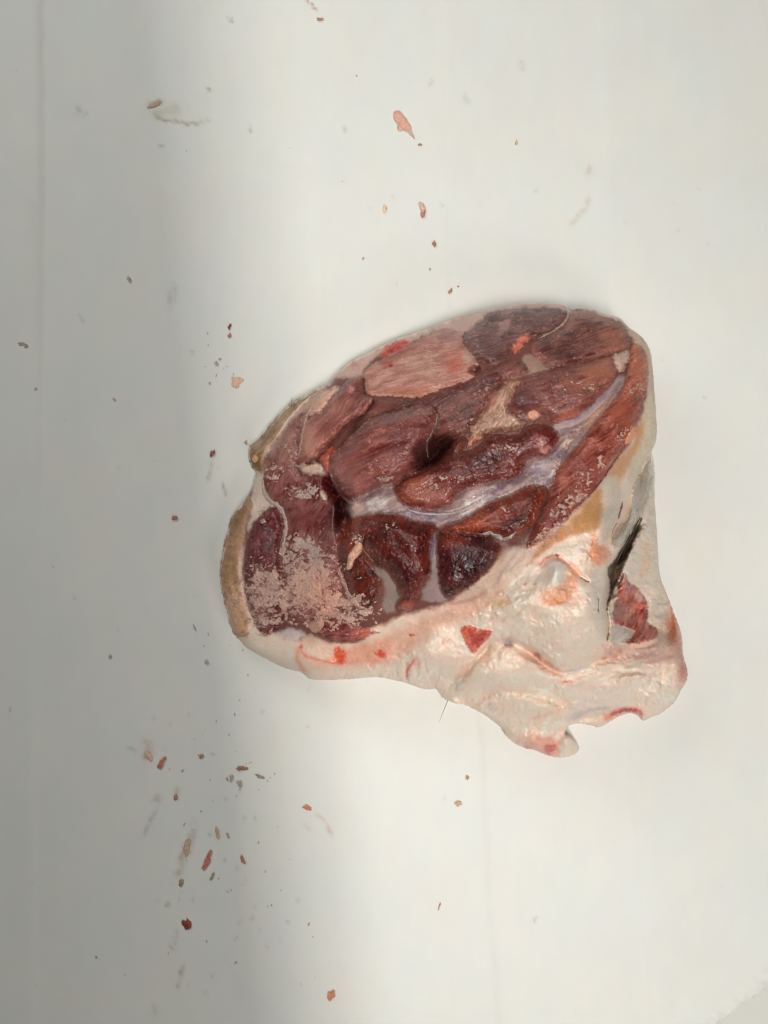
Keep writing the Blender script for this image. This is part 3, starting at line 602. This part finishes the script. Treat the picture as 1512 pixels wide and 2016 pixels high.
# blood and raw spots of the fat side
part("blood_spot", [(760,691),(766,682),(773,674),(786,671),(802,673),(792,681),(788,688),(772,697)], (150,8,6), (190,24,16), 0.5, 5, 20, 14, 4, 1.0, mat=M_WET, label="bright red blood spot at the upper edge of the bone")
part("raw_patch", [(906,1236),(924,1229),(948,1237),(970,1241),(964,1257),(950,1269),(934,1288),(922,1279),(910,1255)],
     (172,64,54), (206,114,96), 0.9, 7, 40, 14, 5, 1.0, cm=(224,140,116), wm=4, grads=[(941,1262,11,10,0,(158,34,32),0.85),(917,1243,9,9,0,(208,92,52),0.9)], mat=M_WET, label="raw red three-cornered patch on the white fat")
part("raw_patch", [(1222,1133),(1233,1130),(1241,1148),(1252,1152),(1267,1170),(1276,1188),(1278,1212),(1277,1226),(1293,1234),(1297,1249),(1287,1260),(1257,1268),(1230,1268),(1248,1248),(1244,1240),(1220,1233),(1207,1227),(1205,1197),(1212,1177)],
     (140,42,38), (196,112,96), 2.4, 10, 60, 30, 6, 1.2, grads=[(1258,1178,12,10,0,(212,166,158),0.9),(1216,1205,14,20,0,(118,36,42),0.7),(1262,1252,34,9,12,(178,60,40),0.9),(1240,1205,6,24,-30,(206,140,116),0.7),(1228,1140,8,12,0,(206,150,142),0.8)], mat=M_WET, label="raw red meat in the hollow behind the hide flap", rel=0.9)
part("fat_patch", [(1204,1236),(1220,1233),(1234,1240),(1244,1248),(1226,1262),(1201,1270)], (206,192,182), (222,212,202), 1.6, 7, 20, 20, 6, 0.6, mat=M_FAT)
part("membrane", [(1281,895),(1287,930),(1285,960),(1270,1010),(1244,1050),(1220,1077),(1202,1071),(1212,1046),(1232,1022),(1242,986),(1247,958),(1266,918)],
     (142,124,106), (172,156,138), 4.0, 10, 60, 60, 8, 0.9, mat=M_SINEW, brk=0.8, label="grey glossy membrane over the hide flap", cm=(196,188,178), wm=3)
part("hide", [(1266,1012),(1257,1032),(1238,1056),(1219,1082),(1207,1104),(1194,1119),(1197,1138),(1199,1160),(1195,1186),(1204,1177),(1219,1144),(1230,1118),(1241,1092),(1252,1062),(1259,1042)],
     (40,28,20), (92,72,54), 0.6, 7, 63, 50, 2.4, 1.2, mat=M_HIDE, brk=0.6, label="strip of dark brown haired hide in the fold of the joint", rel=1.2)
strip("fat_edge", [(1213,1177),(1202,1185),(1198,1198),(1202,1216),(1203,1236),(1200,1262)], 3.6, (212,192,168), (232,218,200), 7.0, M_FAT, False, label="pale torn fat edge beside the raw hollow")
for p, w in (([(1138,1135),(1150,1141),(1156,1145),(1163,1146)], 1.7), ([(1177,1172),(1179,1186),(1178,1196),(1179,1212)], 1.6), ([(1227,985),(1224,998),(1221,1010),(1217,1026)], 2.6), ([(1155,1090),(1155,1106)], 1.3)):
    strip("dark_streak", p, w, (70,14,10), (110,36,22), 0.3, M_WET)  # thin dark red lines along slits and strands in the fat

# dust and crumbs of the saw: real little crusts standing on the surface
def dust():
    bil = np.minimum(np.abs(fbm(UU / 24 + 0.3 * WOB, VV / 19 + 0.3 * WOB2, 301, 3, 0.45)), np.abs(fbm(UU / 12, VV / 11, 304, 2)) + 0.12)
    n = 2.2 * bil - 0.12 + 0.35 * fbm(UU / 26, VV / 22, 309, 3) + 0.15 * fbm(UU / 4, VV / 4, 305, 2)
    thr = np.full(UU.shape, 9.0)
    def zone(u, v, rx, ry, ang, level):
        a = math.radians(ang); X = UU - u; Y = VV - v
        x = (X * math.cos(a) - Y * math.sin(a)) / rx; y = (X * math.sin(a) + Y * math.cos(a)) / ry
        r = x * x + y * y
        nonlocal thr
        thr = np.minimum(thr, np.where(r < 4, level - 0.05 + 0.6 * r, 9))
    zone(526,1172,50,70,0,-0.12); zone(606,1156,68,66,0,-0.2); zone(655,1196,70,34,0,-0.15); zone(604,1090,58,40,0,0.0); zone(520,1030,18,24,20,0.42)
    zone(600,968,40,16,0,0.0); zone(540,930,24,22,0,0.22); zone(660,1225,60,22,0,0.2); zone(690,1215,40,12,0,0.0); zone(560,872,22,30,25,0.5)
    zone(1120,990,60,16,42,0.15); zone(1170,920,46,24,40,0.3); zone(1150,830,30,10,30,0.75); zone(1225,860,26,12,45,0.2); zone(1080,1050,40,14,40,0.05)
    zone(745,1040,70,30,0,1.0); zone(800,1080,60,50,0,1.0); zone(900,1100,40,50,0,1.0); zone(980,1010,60,20,25,0.8); zone(870,950,80,24,20,0.85); zone(760,900,60,30,20,0.9)
    zone(1140,760,50,30,0,0.68); zone(1000,880,60,16,0,0.66); zone(700,1060,16,14,0,0.1); zone(760,944,20,8,0,0.2); zone(715,1205,30,10,0,-0.1); zone(960,830,60,40,0,0.75); zone(1255,770,20,40,0,0.5)
    h = np.clip((n - thr) * 1.8, -1, 0.9)
    z = ZT + np.where(h > 0, 0.08 + 0.7 * np.sqrt(np.clip(h, 0, 1)) + 0.3 * FINE * (h > 0.1), 0.9 * h)
    keep = (h > -0.45) & (SDO > 3)
    q = keep[:-1, :-1] & keep[1:, :-1] & keep[:-1, 1:] & keep[1:, 1:]
    hot = (h > 0); hq = hot[:-1, :-1] | hot[1:, :-1] | hot[:-1, 1:] | hot[1:, 1:]
    q &= hq
    k = np.zeros_like(keep); k[:-1, :-1] |= q; k[1:, :-1] |= q; k[:-1, 1:] |= q; k[1:, 1:] |= q
    f = np.clip(0.5 + 0.6 * MID + 0.3 * FINE, 0, 1)[..., None]
    col = C(168,136,126) * (1 - f) + C(202,166,150) * f
    pk = np.clip(np.exp(-(((UU - 640) / 40) ** 2 + ((VV - 1170) / 60) ** 2)), 0, 1)[..., None]
    col = col * (1 - 0.7 * pk) + 0.7 * pk * C(196,140,118)
    gy = np.clip(np.exp(-(((UU - 600) / 40) ** 2 + ((VV - 968) / 26) ** 2)) + np.exp(-(((UU - 620) / 60) ** 2 + ((VV - 1080) / 30) ** 2)), 0, 1)[..., None]
    col = col * (1 - 0.7 * gy) + 0.7 * gy * C(168,150,146)
    col = col * (1 + 0.12 * FINE + 0.10 * WOB)[..., None]
    fe = sm(-0.05, 0.5, h + 0.1 * FINE)[..., None]; col = CT * (1 - fe) + col * fe
    o = mesh_obj("bone_dust", world_xyz(UU[k], VV[k], z[k]), grid_faces(k), M_DUST, col[k], joint)
    tag(o, "pale crumbly saw dust stuck to the lower left of the cut face", kind="stuff")
dust()

def tube(name, pts, r, mat, col, parent=None, sides=5, tip=0.3):
    pts = np.array(pts, float); n = len(pts); V = []; F = []
    for i in range(n):
        t = pts[min(i + 1, n - 1)] - pts[max(i - 1, 0)]; t /= np.linalg.norm(t) + 1e-12
        a = np.cross(t, [0.3, 0.2, 1.0]); a /= np.linalg.norm(a) + 1e-12; b = np.cross(t, a)
        rr = r * (1 - (1 - tip) * i / (n - 1))
        for k in range(sides):
            th = 2 * math.pi * k / sides; V.append(pts[i] + rr * (math.cos(th) * a + math.sin(th) * b))
    for i in range(n - 1):
        for k in range(sides):
            F.append((i * sides + k, i * sides + (k + 1) % sides, (i + 1) * sides + (k + 1) % sides, (i + 1) * sides + k))
    return mesh_obj(name, V, F, mat, np.tile(col, (len(V), 1)), parent)
def zt_at(u, v):
    j = min(max(int(round((v - GV[0]) / ST)), 0), NV - 1); i = min(max(int(round((u - GU[0]) / ST)), 0), NU - 1)
    return ZT[j, i]
def px(u, v, z): return world_xyz(np.array(float(u)), np.array(float(v)), np.array(float(z)))
HC = C(60, 52, 44)
tube("hair", [px(884,1372,24), px(878,1388,20), px(872,1402,14), px(865,1421,8)], 0.00016, M_HIDE, C(110,104,96), joint)
for a in ([(574,800,15),(573,790,17),(574,782,19)], [(580,797,15),(577,790,18),(572,786,20)], [(500,890,12),(494,880,14),(487,873,13)], [(1214,1030,80),(1206,1046,81),(1203,1060,80)]):
    tube("hair", [px(*p) for p in a], 0.00013, M_HIDE, C(120,96,76), joint)
rnd = random.Random(4)
V0 = [(1262,1022),(1256,1034),(1248,1046),(1242,1056),(1234,1066)]
gain_h = 1.0
for k in range(22):
    u, v = V0[k % 5]; u += rnd.uniform(-3, 3); v += rnd.uniform(-5, 5)
    pts = []
    for s in range(5):
        uu = u - s * 7.4 + rnd.uniform(-1.0, 1.0); vv = v + s * 15
        pts.append(px(uu, vv, zt_at(uu, vv) + 0.5 + 0.2 * math.sin(s)))
    tube("hair", pts, 0.00018, M_HIDE, C(*rnd.choice([(40,30,24),(70,56,44),(110,96,80)])), joint, 4)

# ------------------------------------------------------------------ paper
def build_paper():
    def axis(lo, hi, a, b, st):
        return np.concatenate([np.linspace(lo, a, 14)[:-1], np.arange(a, b, st), np.linspace(b, hi, 14)])
    xs = axis(-0.75, 0.75, -0.165, 0.165, 0.0009); ys = axis(-0.75, 0.75, -0.215, 0.215, 0.0009)
    X, Y = np.meshgrid(xs, ys); U = X / S + CU; V = -Y / S + CV
    z = 0.35 * fbm(U / 420, V / 700, 71, 2) + 0.10 * fbm(U / 90, V / 240, 75, 2)
    def crease(p, amp, w, step=0.0):
        q = np.array(p, float); nonlocal z
        uc = np.interp(V, q[:, 1], q[:, 0]) + 2.0 * fbm(V / 60, V * 0 + 3.3, 91, 2)
        d = U - uc
        z = z + amp * np.exp(-np.abs(d) / w) + (1 + 0.9 * sm(1250, 700, V)) * step * np.tanh(d / (w * 0.5)) * np.exp(-np.abs(d) / (w * 6))
    crease([(868,-400),(870,0),(880,500),(888,640),(930,1300),(952,1480),(962,1750),(985,2016),(1000,2400)], 0.06, 16, 0.34)
    crease([(1172,-400),(1176,0),(1192,600),(1225,1300),(1250,1600),(1286,2016),(1300,2400)], 0.06, 16, 0.32)
    crease([(80,-400),(82,0),(84,500),(78,900),(70,1200),(70,2400)], 0.1, 18, -0.4)
    crease([(440,-400),(420,0),(470,900),(560,1700),(600,2400)], 0.12, 26, 0.14)
    crease([(640,-400),(640,1400),(668,1800),(690,2400)], 0.10, 20, 0.16)
    q = smooth_poly([(-300,230),(-60,290),(0,320),(22,346),(50,375),(62,398),(66,480),(68,560),(66,680),(40,860),(-80,960),(-300,980)], 4)
    d = seg_dist(U, V, q); z = z + 0.5 * sm(-14, 10, d) * (1 - sm(440, 800, V))
    # the cut lower right corner
    f = ((U - 1512) * 81 + (V - 1938) * 112) / math.hypot(81, 112)
    ed = np.abs(f)
    tooth = 3.2 * np.abs(((((U - 1400) * 112 - (V - 2016) * 81) / 138.0 / 13.0) % 1.0) * 2 - 1) + 3 * fbm(U / 30, V / 30, 97, 2)
    f = f + tooth
    z = z + 2.2 * np.exp(-np.abs(f) / 22) * (0.75 + 0.5 * fbm(U / 12, V / 12, 99, 2))
    keep = f < np.where((np.abs(X) > 0.16) | (np.abs(Y) > 0.21), 340.0, 6.6)
    # stains and smears on the sheet
    A = np.zeros(U.shape); N1 = fbm(U / 16, V / 16, 401, 3); N2 = fbm(U / 7, V / 7, 405, 2)
    base = np.zeros(U.shape + (3,)) + np.array([0.822, 0.814, 0.765])
    base *= (1 + 0.014 * fbm(U / 150, V / 150, 411, 3) + 0.010 * fbm(U / 34, V / 60, 413, 3))[..., None]
    base *= 1 + 0.022 * fbm(U / 120, V / 170, 415, 3)[..., None] * np.array([1.0, 0.0, -0.9]) + 0.012 * fbm(U / 90, V / 120, 417, 3)[..., None] * np.array([0.0, 1.0, 0.0])
    def smear(p, w, col, alpha):
        nonlocal base
        d, t = seg_dist(U + 4 * N1, V + 4 * N2, smooth_poly(p, 4, False), False)
        m = np.exp(-(d / w) ** 2) * alpha * np.clip(0.75 + 0.8 * N1, 0, 1.4) * np.clip(np.minimum(t, 1 - t) * 6 + .2, 0, 1)
        m = np.clip(m, 0, 1)[..., None]; base = base * (1 - m) + m * lin(col)
    T = (176,150,124); G = (150,146,130); R = (190,120,100)
    smear([(385,1615),(378,1650),(362,1690),(345,1735)], 8, T, .45); smear([(372,1655),(360,1690)], 7, (176,136,116), .6)
    smear([(430,1630),(428,1655)], 5, (180,140,118), .55); smear([(310,1590),(292,1625),(278,1650)], 4, G, .5); smear([(352,1545),(348,1575)], 5, T, .4)
    smear([(350,1830),(344,1850),(338,1870)], 4, (184,140,118), .55); smear([(364,1896),(355,1925),(350,1950)], 3.5, T, .45); smear([(300,1978),(304,2000)], 8, T, .35)
    smear([(288,1455),(292,1480),(288,1500)], 11, (200,150,132), .55); smear([(270,1480),(250,1470)], 5, G, .4); smear([(310,1560),(312,1580)], 9, T, .35)
    smear([(622,1600),(640,1618),(655,1645)], 4, (214,180,162), .7); smear([(598,1622),(612,1634)], 4, (214,190,172), .5)
    smear([(288,212),(306,204),(322,198)], 5, (176,150,126), .7); smear([(290,215),(320,236),(350,240),(380,243),(415,238)], 3.2, (160,146,118), .65); smear([(300,225),(360,215)], 14, (196,190,160), .4)
    smear([(150,208),(158,225)], 7, (176,166,136), .5); smear([(166,228),(172,222)], 4, G, .4); smear([(408,176),(418,178)], 3, G, .7); smear([(312,290),(326,286)], 3, G, .5)
    smear([(598,0),(612,6),(624,22)], 2.2, (170,110,100), .8); smear([(450,34),(462,46)], 3, G, .5)
    smear([(1160,325),(1158,345)], 6, (206,190,172), .6); smear([(1160,385),(1154,410),(1130,435),(1120,450)], 5, (204,186,164), .5); smear([(1030,118),(1026,140)], 6, (206,190,180), .6)
    smear([(852,155),(848,170)], 4, (200,180,170), .5); smear([(910,185),(925,205)], 5, (206,196,180), .5)
    smear([(680,250),(678,262)], 4, (206,186,160), .7); smear([(490,242),(496,262)], 3, G, .4); smear([(345,560),(336,605)], 8, (170,158,132), .4); smear([(380,690),(377,700)], 3, G, .6)
    smear([(418,905),(410,950)], 4, (184,160,150), .5); smear([(440,950),(446,975)], 2.6, G, .5); smear([(160,620),(164,640)], 3, G, .4)
    for k in range(46):
        r = random.Random(k); u = r.uniform(300, 620); v = r.uniform(1340, 1960); l = r.uniform(3, 14)
        smear([(u, v), (u - l * .35, v + l)], r.uniform(1.6, 3.5), r.choice([T, G, (170,140,120)]), r.uniform(.2, .5))
    for k in range(40):
        r = random.Random(100 + k); u = r.uniform(20, 1480); v = r.uniform(10, 2000)
        smear([(u, v), (u + r.uniform(-5, 5), v + r.uniform(3, 9))], r.uniform(1.4, 2.6), r.choice([T, G]), r.uniform(.2, .45))
    gm = np.zeros_like(keep)
    qd = keep[:-1, :-1] & keep[1:, :-1] & keep[:-1, 1:] & keep[1:, 1:]
    out = f > 0
    gm[:-1, :-1] |= qd; gm[1:, :-1] |= qd; gm[:-1, 1:] |= qd; gm[1:, 1:] |= qd
    # pull the rim onto its line
    gx = 81 / 138.2 * S; gy = -112 / 138.2 * S
    ov = np.where(f > 0, f, 0)
    Xo = X - gx * ov; Yo = Y - gy * ov
    P = np.stack([Xo, Yo, np.maximum(z, -0.3) * 0.001 + 0.0006], -1)[gm]
    Fq = grid_faces(gm)[:, ::-1]
    Fq = Fq[~out[gm][Fq].all(1)]
    return P, Fq, base[gm]
m_pap = bpy.data.materials.new("paper"); m_pap.use_nodes = True
nt = m_pap.node_tree; N = nt.nodes; L = nt.links; b = N["Principled BSDF"]
at = N.new("ShaderNodeAttribute"); at.attribute_name = "Col"; L.new(at.outputs["Color"], b.inputs["Base Color"])
b.inputs["Roughness"].default_value = 0.5; b.inputs["Specular IOR Level"].default_value = 0.3
tc = N.new("ShaderNodeTexCoord"); n1 = N.new("ShaderNodeTexNoise"); n1.inputs["Scale"].default_value = 420; n1.inputs["Detail"].default_value = 5
bp = N.new("ShaderNodeBump"); bp.inputs["Strength"].default_value = 0.05; bp.inputs["Distance"].default_value = 0.001
L.new(tc.outputs["Object"], n1.inputs["Vector"]); L.new(n1.outputs["Fac"], bp.inputs["Height"]); L.new(bp.outputs["Normal"], b.inputs["Normal"])
P, F, c = build_paper()
paper = mesh_obj("paper_sheet", P, F, m_pap, c)
tag(paper, "large creased white butcher paper sheet with smears under the meat", "paper")
sol = paper.modifiers.new("thickness", 'SOLIDIFY'); sol.thickness = 0.00015; sol.offset = -1

m_ctr = bpy.data.materials.new("counter_top"); m_ctr.use_nodes = True
nt = m_ctr.node_tree; N = nt.nodes; L = nt.links; b = N["Principled BSDF"]
n1 = N.new("ShaderNodeTexNoise"); n1.inputs["Scale"].default_value = 60; n1.inputs["Detail"].default_value = 5
cr = N.new("ShaderNodeValToRGB"); cr.color_ramp.elements[0].color = (.79, .78, .71, 1); cr.color_ramp.elements[1].color = (.82, .81, .75, 1)
L.new(n1.outputs["Fac"], cr.inputs["Fac"]); L.new(cr.outputs["Color"], b.inputs["Base Color"]); b.inputs["Roughness"].default_value = 0.5
def box(name, x0, x1, y0, y1, z0, z1, mat):
    v = [(x, y, z) for z in (z0, z1) for y in (y0, y1) for x in (x0, x1)]
    f = [(0,2,3,1),(4,5,7,6),(0,1,5,4),(2,6,7,3),(0,4,6,2),(1,3,7,5)]
    return mesh_obj(name, v, f, mat, None, None, False)
tag(box("counter", -0.9, 0.9, -0.8, 0.8, -0.04, -0.0004, m_ctr), kind="structure")

# unseen board, added to keep the key lamp off the left of the counter
m_sh = bpy.data.materials.new("shade_board_mat"); m_sh.use_nodes = True
b = m_sh.node_tree.nodes["Principled BSDF"]; b.inputs["Base Color"].default_value = (0.10, 0.10, 0.095, 1); b.inputs["Roughness"].default_value = 0.6
SHZ = 0.95
def shade_board():
    # its edge throws the line from (415,0) to (620,1900) on the paper
    k = (KEY[2] - SHZ) / KEY[2]
    def up(u, v):
        x = (u - CU) * S; y = -(v - CV) * S
        return KEY[0] + (x - KEY[0]) * k, KEY[1] + (y - KEY[1]) * k
    a = up(412 - 0.115 * 3500, -3500); c = up(412 + 0.115 * 5500, 5500)
    v = []
    for z in (SHZ, SHZ + 0.025):
        v += [(a[0], a[1], z), (c[0], c[1], z), (c[0] - 0.5, c[1], z), (a[0] - 0.5, a[1], z)]
    f = [(0,1,2,3),(7,6,5,4),(0,4,5,1),(1,5,6,2),(2,6,7,3),(3,7,4,0)]
    return mesh_obj("shade_board", v, f, m_sh, None, None, False)
tag(shade_board(), kind="structure")

# ------------------------------------------------------------------ scraps on the paper
def blob(u, v, w, h, ang, hm, c1, c2, seed, z0=0.9, irr=0.55, poly=None):
    """an irregular flattened bit of meat: closed dome, real thickness"""
    r = random.Random(seed); n = 28; rings = 6
    ph = [r.uniform(0, 6.28) for _ in range(6)]; am = [r.uniform(0.3, 1) for _ in range(6)]
    a = math.radians(ang); Vv = []; Cc = []
    for i in range(rings + 1):
        t = i / rings
        for k in range(n):
            th = 2 * math.pi * k / n
            rr = 1 + irr * sum(am[m] * math.sin((m + 2) * th + ph[m]) / (m + 2.0) for m in range(6))
            q = math.cos(t * math.pi / 2) if i < rings else 0.0
            x = rr * q * w / 2 * math.cos(th); y = rr * q * h / 2 * math.sin(th)
            uu = u + x * math.cos(a) - y * math.sin(a); vv = v + x * math.sin(a) + y * math.cos(a)
            nz = perlin(np.array(uu / 5.0), np.array(vv / 5.0), seed)
            z = z0 + 0.75 * hm * math.sin(t * math.pi / 2) * (1 + 0.45 * float(nz)) 
            Vv.append(px(uu, vv, z)); f = min(max(0.5 + 0.7 * float(perlin(np.array(uu / 7.0), np.array(vv / 7.0), seed + 5)), 0), 1)
            e = (0.5, 0.22, 0.05)[i] if i < 3 else 0.0
            Cc.append((C(*c1) * (1 - f) + C(*c2) * f) * 1.15 * (1 - e) + e * np.array([0.78, 0.74, 0.67]))
    Ff = []
    for i in range(rings):
        for k in range(n):
            Ff.append((i * n + k, i * n + (k + 1) % n, (i + 1) * n + (k + 1) % n, (i + 1) * n + k))
    Ff = [f[::-1] for f in Ff]
    return Vv, Ff, Cc
PINK = ((196,140,120),(212,168,148)); RED = ((166,98,80),(190,126,104)); DRK = ((110,40,34),(150,72,56)); TAN = ((170,136,108),(192,160,132)); GRY = ((152,143,128),(170,161,145)); BRN = ((150,106,86),(172,128,106)); ORG = ((186,110,80),(206,138,106)); PALE = ((186,150,132),(204,176,158))
SCR = [
(791,240,30,40,-28,1.8,PINK,"largest pink scrap of flesh lying on the paper above the meat"),
(809,262,8,20,-35,0.9,PALE,"thin pink tail touching the largest pink scrap"),
(827,285,8,5,20,0.8,BRN,"tiny brown bit just below the largest pink scrap"),
(831,408,10,26,-8,1.3,PALE,"pale curved shred with a red tip between the pink scrap and the meat"),
(833,421,10,16,-5,1.3,RED,"red end bit of the curved shred above the meat"),
(855,480,7,14,5,1.0,BRN,"small upright brown bit on the paper straight above the meat"),
(757,411,9,15,10,0.6,((206,176,140),(214,190,160)),"faint yellowish flake left of the curved shred"),
(630,38,13,7,20,0.9,BRN,"brown red fleck at the end of a streak near the top edge"),
(452,643,6,12,10,0.8,DRK,"dark red blood clot, topmost in the column of specks left of the meat"),
(452,661,9,8,0,0.5,((150,90,84),(176,120,110)),"small red speck just under the dark clot left of the meat"),
(466,752,24,20,20,1.1,((204,160,136),(216,180,158)),"pink star-shaped flake left of the upper end of the meat"),
(426,716,7,10,10,0.6,GRY,"grey speck left of the pink star-shaped flake"),
(48,680,32,13,14,0.5,((134,128,115),(148,142,128)),"flat grey brown scrap near the left edge of the photo"),
(254,550,8,9,20,0.7,GRY,"round grey dot alone on the shaded upper left of the paper"),
(418,893,7,18,24,0.8,((110,50,48),(150,90,84)),"dark red sliver just left of the brown skin tip"),
(484,871,6,9,20,0.7,((150,130,122),(170,150,140)),"grey fleck touching the skin tip at the upper left of the meat"),
(344,1020,13,8,-20,0.7,((150,90,80),(170,110,96)),"reddish speck in the shade left of the middle of the meat"),
(318,1503,11,26,32,1.3,RED,"red brown shred beside a pale smear in the lower left shade"),
(292,1488,18,16,0,0.7,PALE,"pale pink flake left of the red brown shred"),
(397,1489,11,7,-25,0.8,BRN,"brown bit between the shred and the cluster of specks"),
(476,1513,22,9,-10,0.9,((130,90,76),(160,116,98)),"longest brown bit in the cluster of specks below the meat"),
(472,1543,11,13,30,0.7,GRY,"grey bit at the bottom of the cluster of specks below the meat"),
(512,1529,18,7,15,0.6,((140,122,104),(160,142,124)),"pale arched bit at the right of the cluster of specks"),
(456,1532,8,13,30,0.6,GRY,"grey bit at the left of the cluster of specks"),
(346,1570,7,14,14,0.8,BRN,"upright brown sliver under the red brown shred"),
(605,1590,20,10,14,1.1,ORG,"orange red flake on the bright paper below the meat"),
(408,1695,11,42,28,1.3,RED,"long red brown strip lying slanted in the lower left"),
(368,1668,14,34,22,0.6,((176,144,124),(190,160,140)),"pale smeared shred left of the long red brown strip"),
(478,1693,9,16,-20,1.0,BRN,"small brown bit right of the long red brown strip"),
(418,1726,6,17,22,0.7,((150,120,104),(170,136,118)),"thin tan shred just below the long red brown strip"),
(428,1640,8,22,-5,0.5,((176,144,120),(190,160,140)),"faint tan shred above the long red brown strip"),
(357,1738,11,15,30,0.7,((140,116,98),(164,138,118)),"tan grey fleck between the long strip and the dark round clot"),
(368,1820,16,25,2,1.6,DRK,"dark red round clot near the lower left"),
(652,1960,13,24,22,1.2,ORG,"red orange flake lowest on the paper"),
(902,1582,13,12,20,1.0,((186,148,116),(200,166,136)),"tan three-cornered scrap below the point of fat"),
(920,1531,7,10,20,0.8,TAN,"small tan sliver nearest below the fat lobes"),
(865,1784,4,14,18,0.5,((180,110,96),(196,140,120)),"thin reddish sliver alone on the lower middle of the paper"),
(1017,281,7,9,5,0.8,((186,160,122),(200,176,146)),"tan dot alone on the paper right of the pink scraps"),
(887,573,5,17,30,0.6,((150,110,84),(170,130,100)),"thin brown curl just above the top edge of the meat"),
(902,564,4,5,0,0.6,BRN,"dark dot beside the brown curl above the meat"),
(304,206,32,6,-22,0.5,((178,140,120),(190,156,136)),"thin pinkish shred on the smear at the upper left"),
(217,1293,4,9,25,0.5,GRY,"grey sliver in the dark shade left of the lower end of the meat"),
(407,1304,8,7,0,0.6,GRY,"grey speck off the lower left corner of the meat"),
(383,1236,4,11,-15,0.5,GRY,"thin grey sliver left of the lower skin edge"),
(70,766,7,5,0,0.5,GRY,"grey speck below the flat grey brown scrap"),
(782,1808,4,4,0,0.0,GRY,None),
]
for i, (u, v, w, h, ang, hm, (c1, c2), lab) in enumerate(SCR):
    if lab is None: continue
    a, f, cc = blob(u, v, w, h, -ang if False else ang, hm, c1, c2, 500 + i)
    o = mesh_obj("meat_scrap", a, f, M_SCRAP, cc)
    tag(o, lab, "meat scrap", "scraps of meat and fat scattered over the paper")
# crumbs that lie on the meat
def on_meat(name, p, c1, c2, h, label, ang=30):
    q = smooth_poly(p, 4); c = crop(q, 6); U = UU[c]; V = VV[c]
    d = seg_dist(U + 1.5 * WOB[c], V + 1.5 * WOB2[c], q); k = d > -2.6
    f = np.clip(0.5 + 0.7 * MID[c] + 0.4 * FINE[c], 0, 1)[..., None]; col = C(*c1) * (1 - f) + C(*c2) * f
    z = np.where(d < 0, ZT[c] - 0.2 + 0.3 * d, ZT[c] + h * np.sqrt(1 - (1 - np.clip(d / 6, 0, 1)) ** 2) + 0.3 * FINE[c])
    o = mesh_obj(name, world_xyz(U[k], V[k], z[k]), grid_faces(k), M_SCRAP, col[k])
    tag(o, label, "fat crumb", "crumbs of fat lying on the cut face")
on_meat("fat_crumb", [(1037,813),(1047,808),(1057,809),(1064,816),(1059,824),(1048,829),(1039,822)], (200,142,118), (214,162,136), 1.6, "round pink crumb of fat on the dark muscle right of the pinkish wedge")
on_meat("fat_crumb", [(683,1110),(690,1085),(706,1068),(712,1076),(708,1092),(697,1104),(692,1118),(684,1122)], (204,152,126), (216,172,148), 1.8, "long pink crumb of fat on the front left of the large dark muscle")
on_meat("fat_crumb", [(606,1230),(620,1222),(634,1220),(638,1230),(630,1242),(618,1246)], (178,132,114), (194,152,134), 1.2, "pale pink crumb on the lower edge of the dusty muscles")
on_meat("fat_crumb", [(632,966),(638,968),(645,978),(642,985),(634,981),(630,974)], (190,158,138), (208,180,160), 1.4, "cream crumb on the grey dust beside the deep red crevice")
on_meat("fat_crumb", [(497,898),(505,895),(508,903),(502,910),(496,906)], (206,150,104), (216,170,130), 1.2, "orange crumb on the brown skin tip at the upper left")
on_meat("fat_crumb", [(1240,846),(1250,838),(1258,842),(1256,856),(1246,862),(1238,872),(1230,872)], (206,128,96), (220,156,122), 2.0, "orange pink crumb of fat at the right rim of the cut")

# specks nobody could count
def specks():
    r = random.Random(9); Vs = []; Fs = []; Cs = []; n0 = 0
    spots = []
    for k in range(22): spots.append((r.gauss(470, 60), r.gauss(1520, 70)))
    for k in range(12): spots.append((r.gauss(440, 16), r.gauss(720, 40)))
    for k in range(8): spots.append((r.gauss(400, 60), r.gauss(1730, 90)))
    for k in range(8): spots.append((r.gauss(560, 40), r.gauss(1760, 80)))
    for k in range(22): spots.append((r.uniform(20, 1000), r.uniform(20, 1990)))
    for k in range(7): spots.append((r.uniform(400, 500), r.uniform(1240, 1420)))
    for (u, v) in spots:
        s = r.uniform(1.6, 3.6) if r.random() < .85 else r.uniform(3.6, 6)
        j = int((v - GV[0]) / ST); i = int((u - GU[0]) / ST)
        if 0 <= j < NV and 0 <= i < NU and SDO[j, i] > -4: continue
        c = r.choice([((146,138,122),(166,158,142)), ((160,148,130),(180,166,148)), ((160,130,112),(180,150,132)), TAN])
        a, f, cc = blob(u, v, s, s * r.uniform(1, 2.2), r.uniform(-40, 40), r.uniform(.06, .2), c[0], c[1], int(u * 3 + v), 0.85)
        Vs += a; Fs += [tuple(x + n0 for x in q) for q in f]; Cs += cc; n0 += len(a)
    o = mesh_obj("crumbs", Vs, Fs, M_SCRAP, Cs)
    tag(o, "tiny specks of meat and dirt sprinkled over the paper", kind="stuff")
specks()
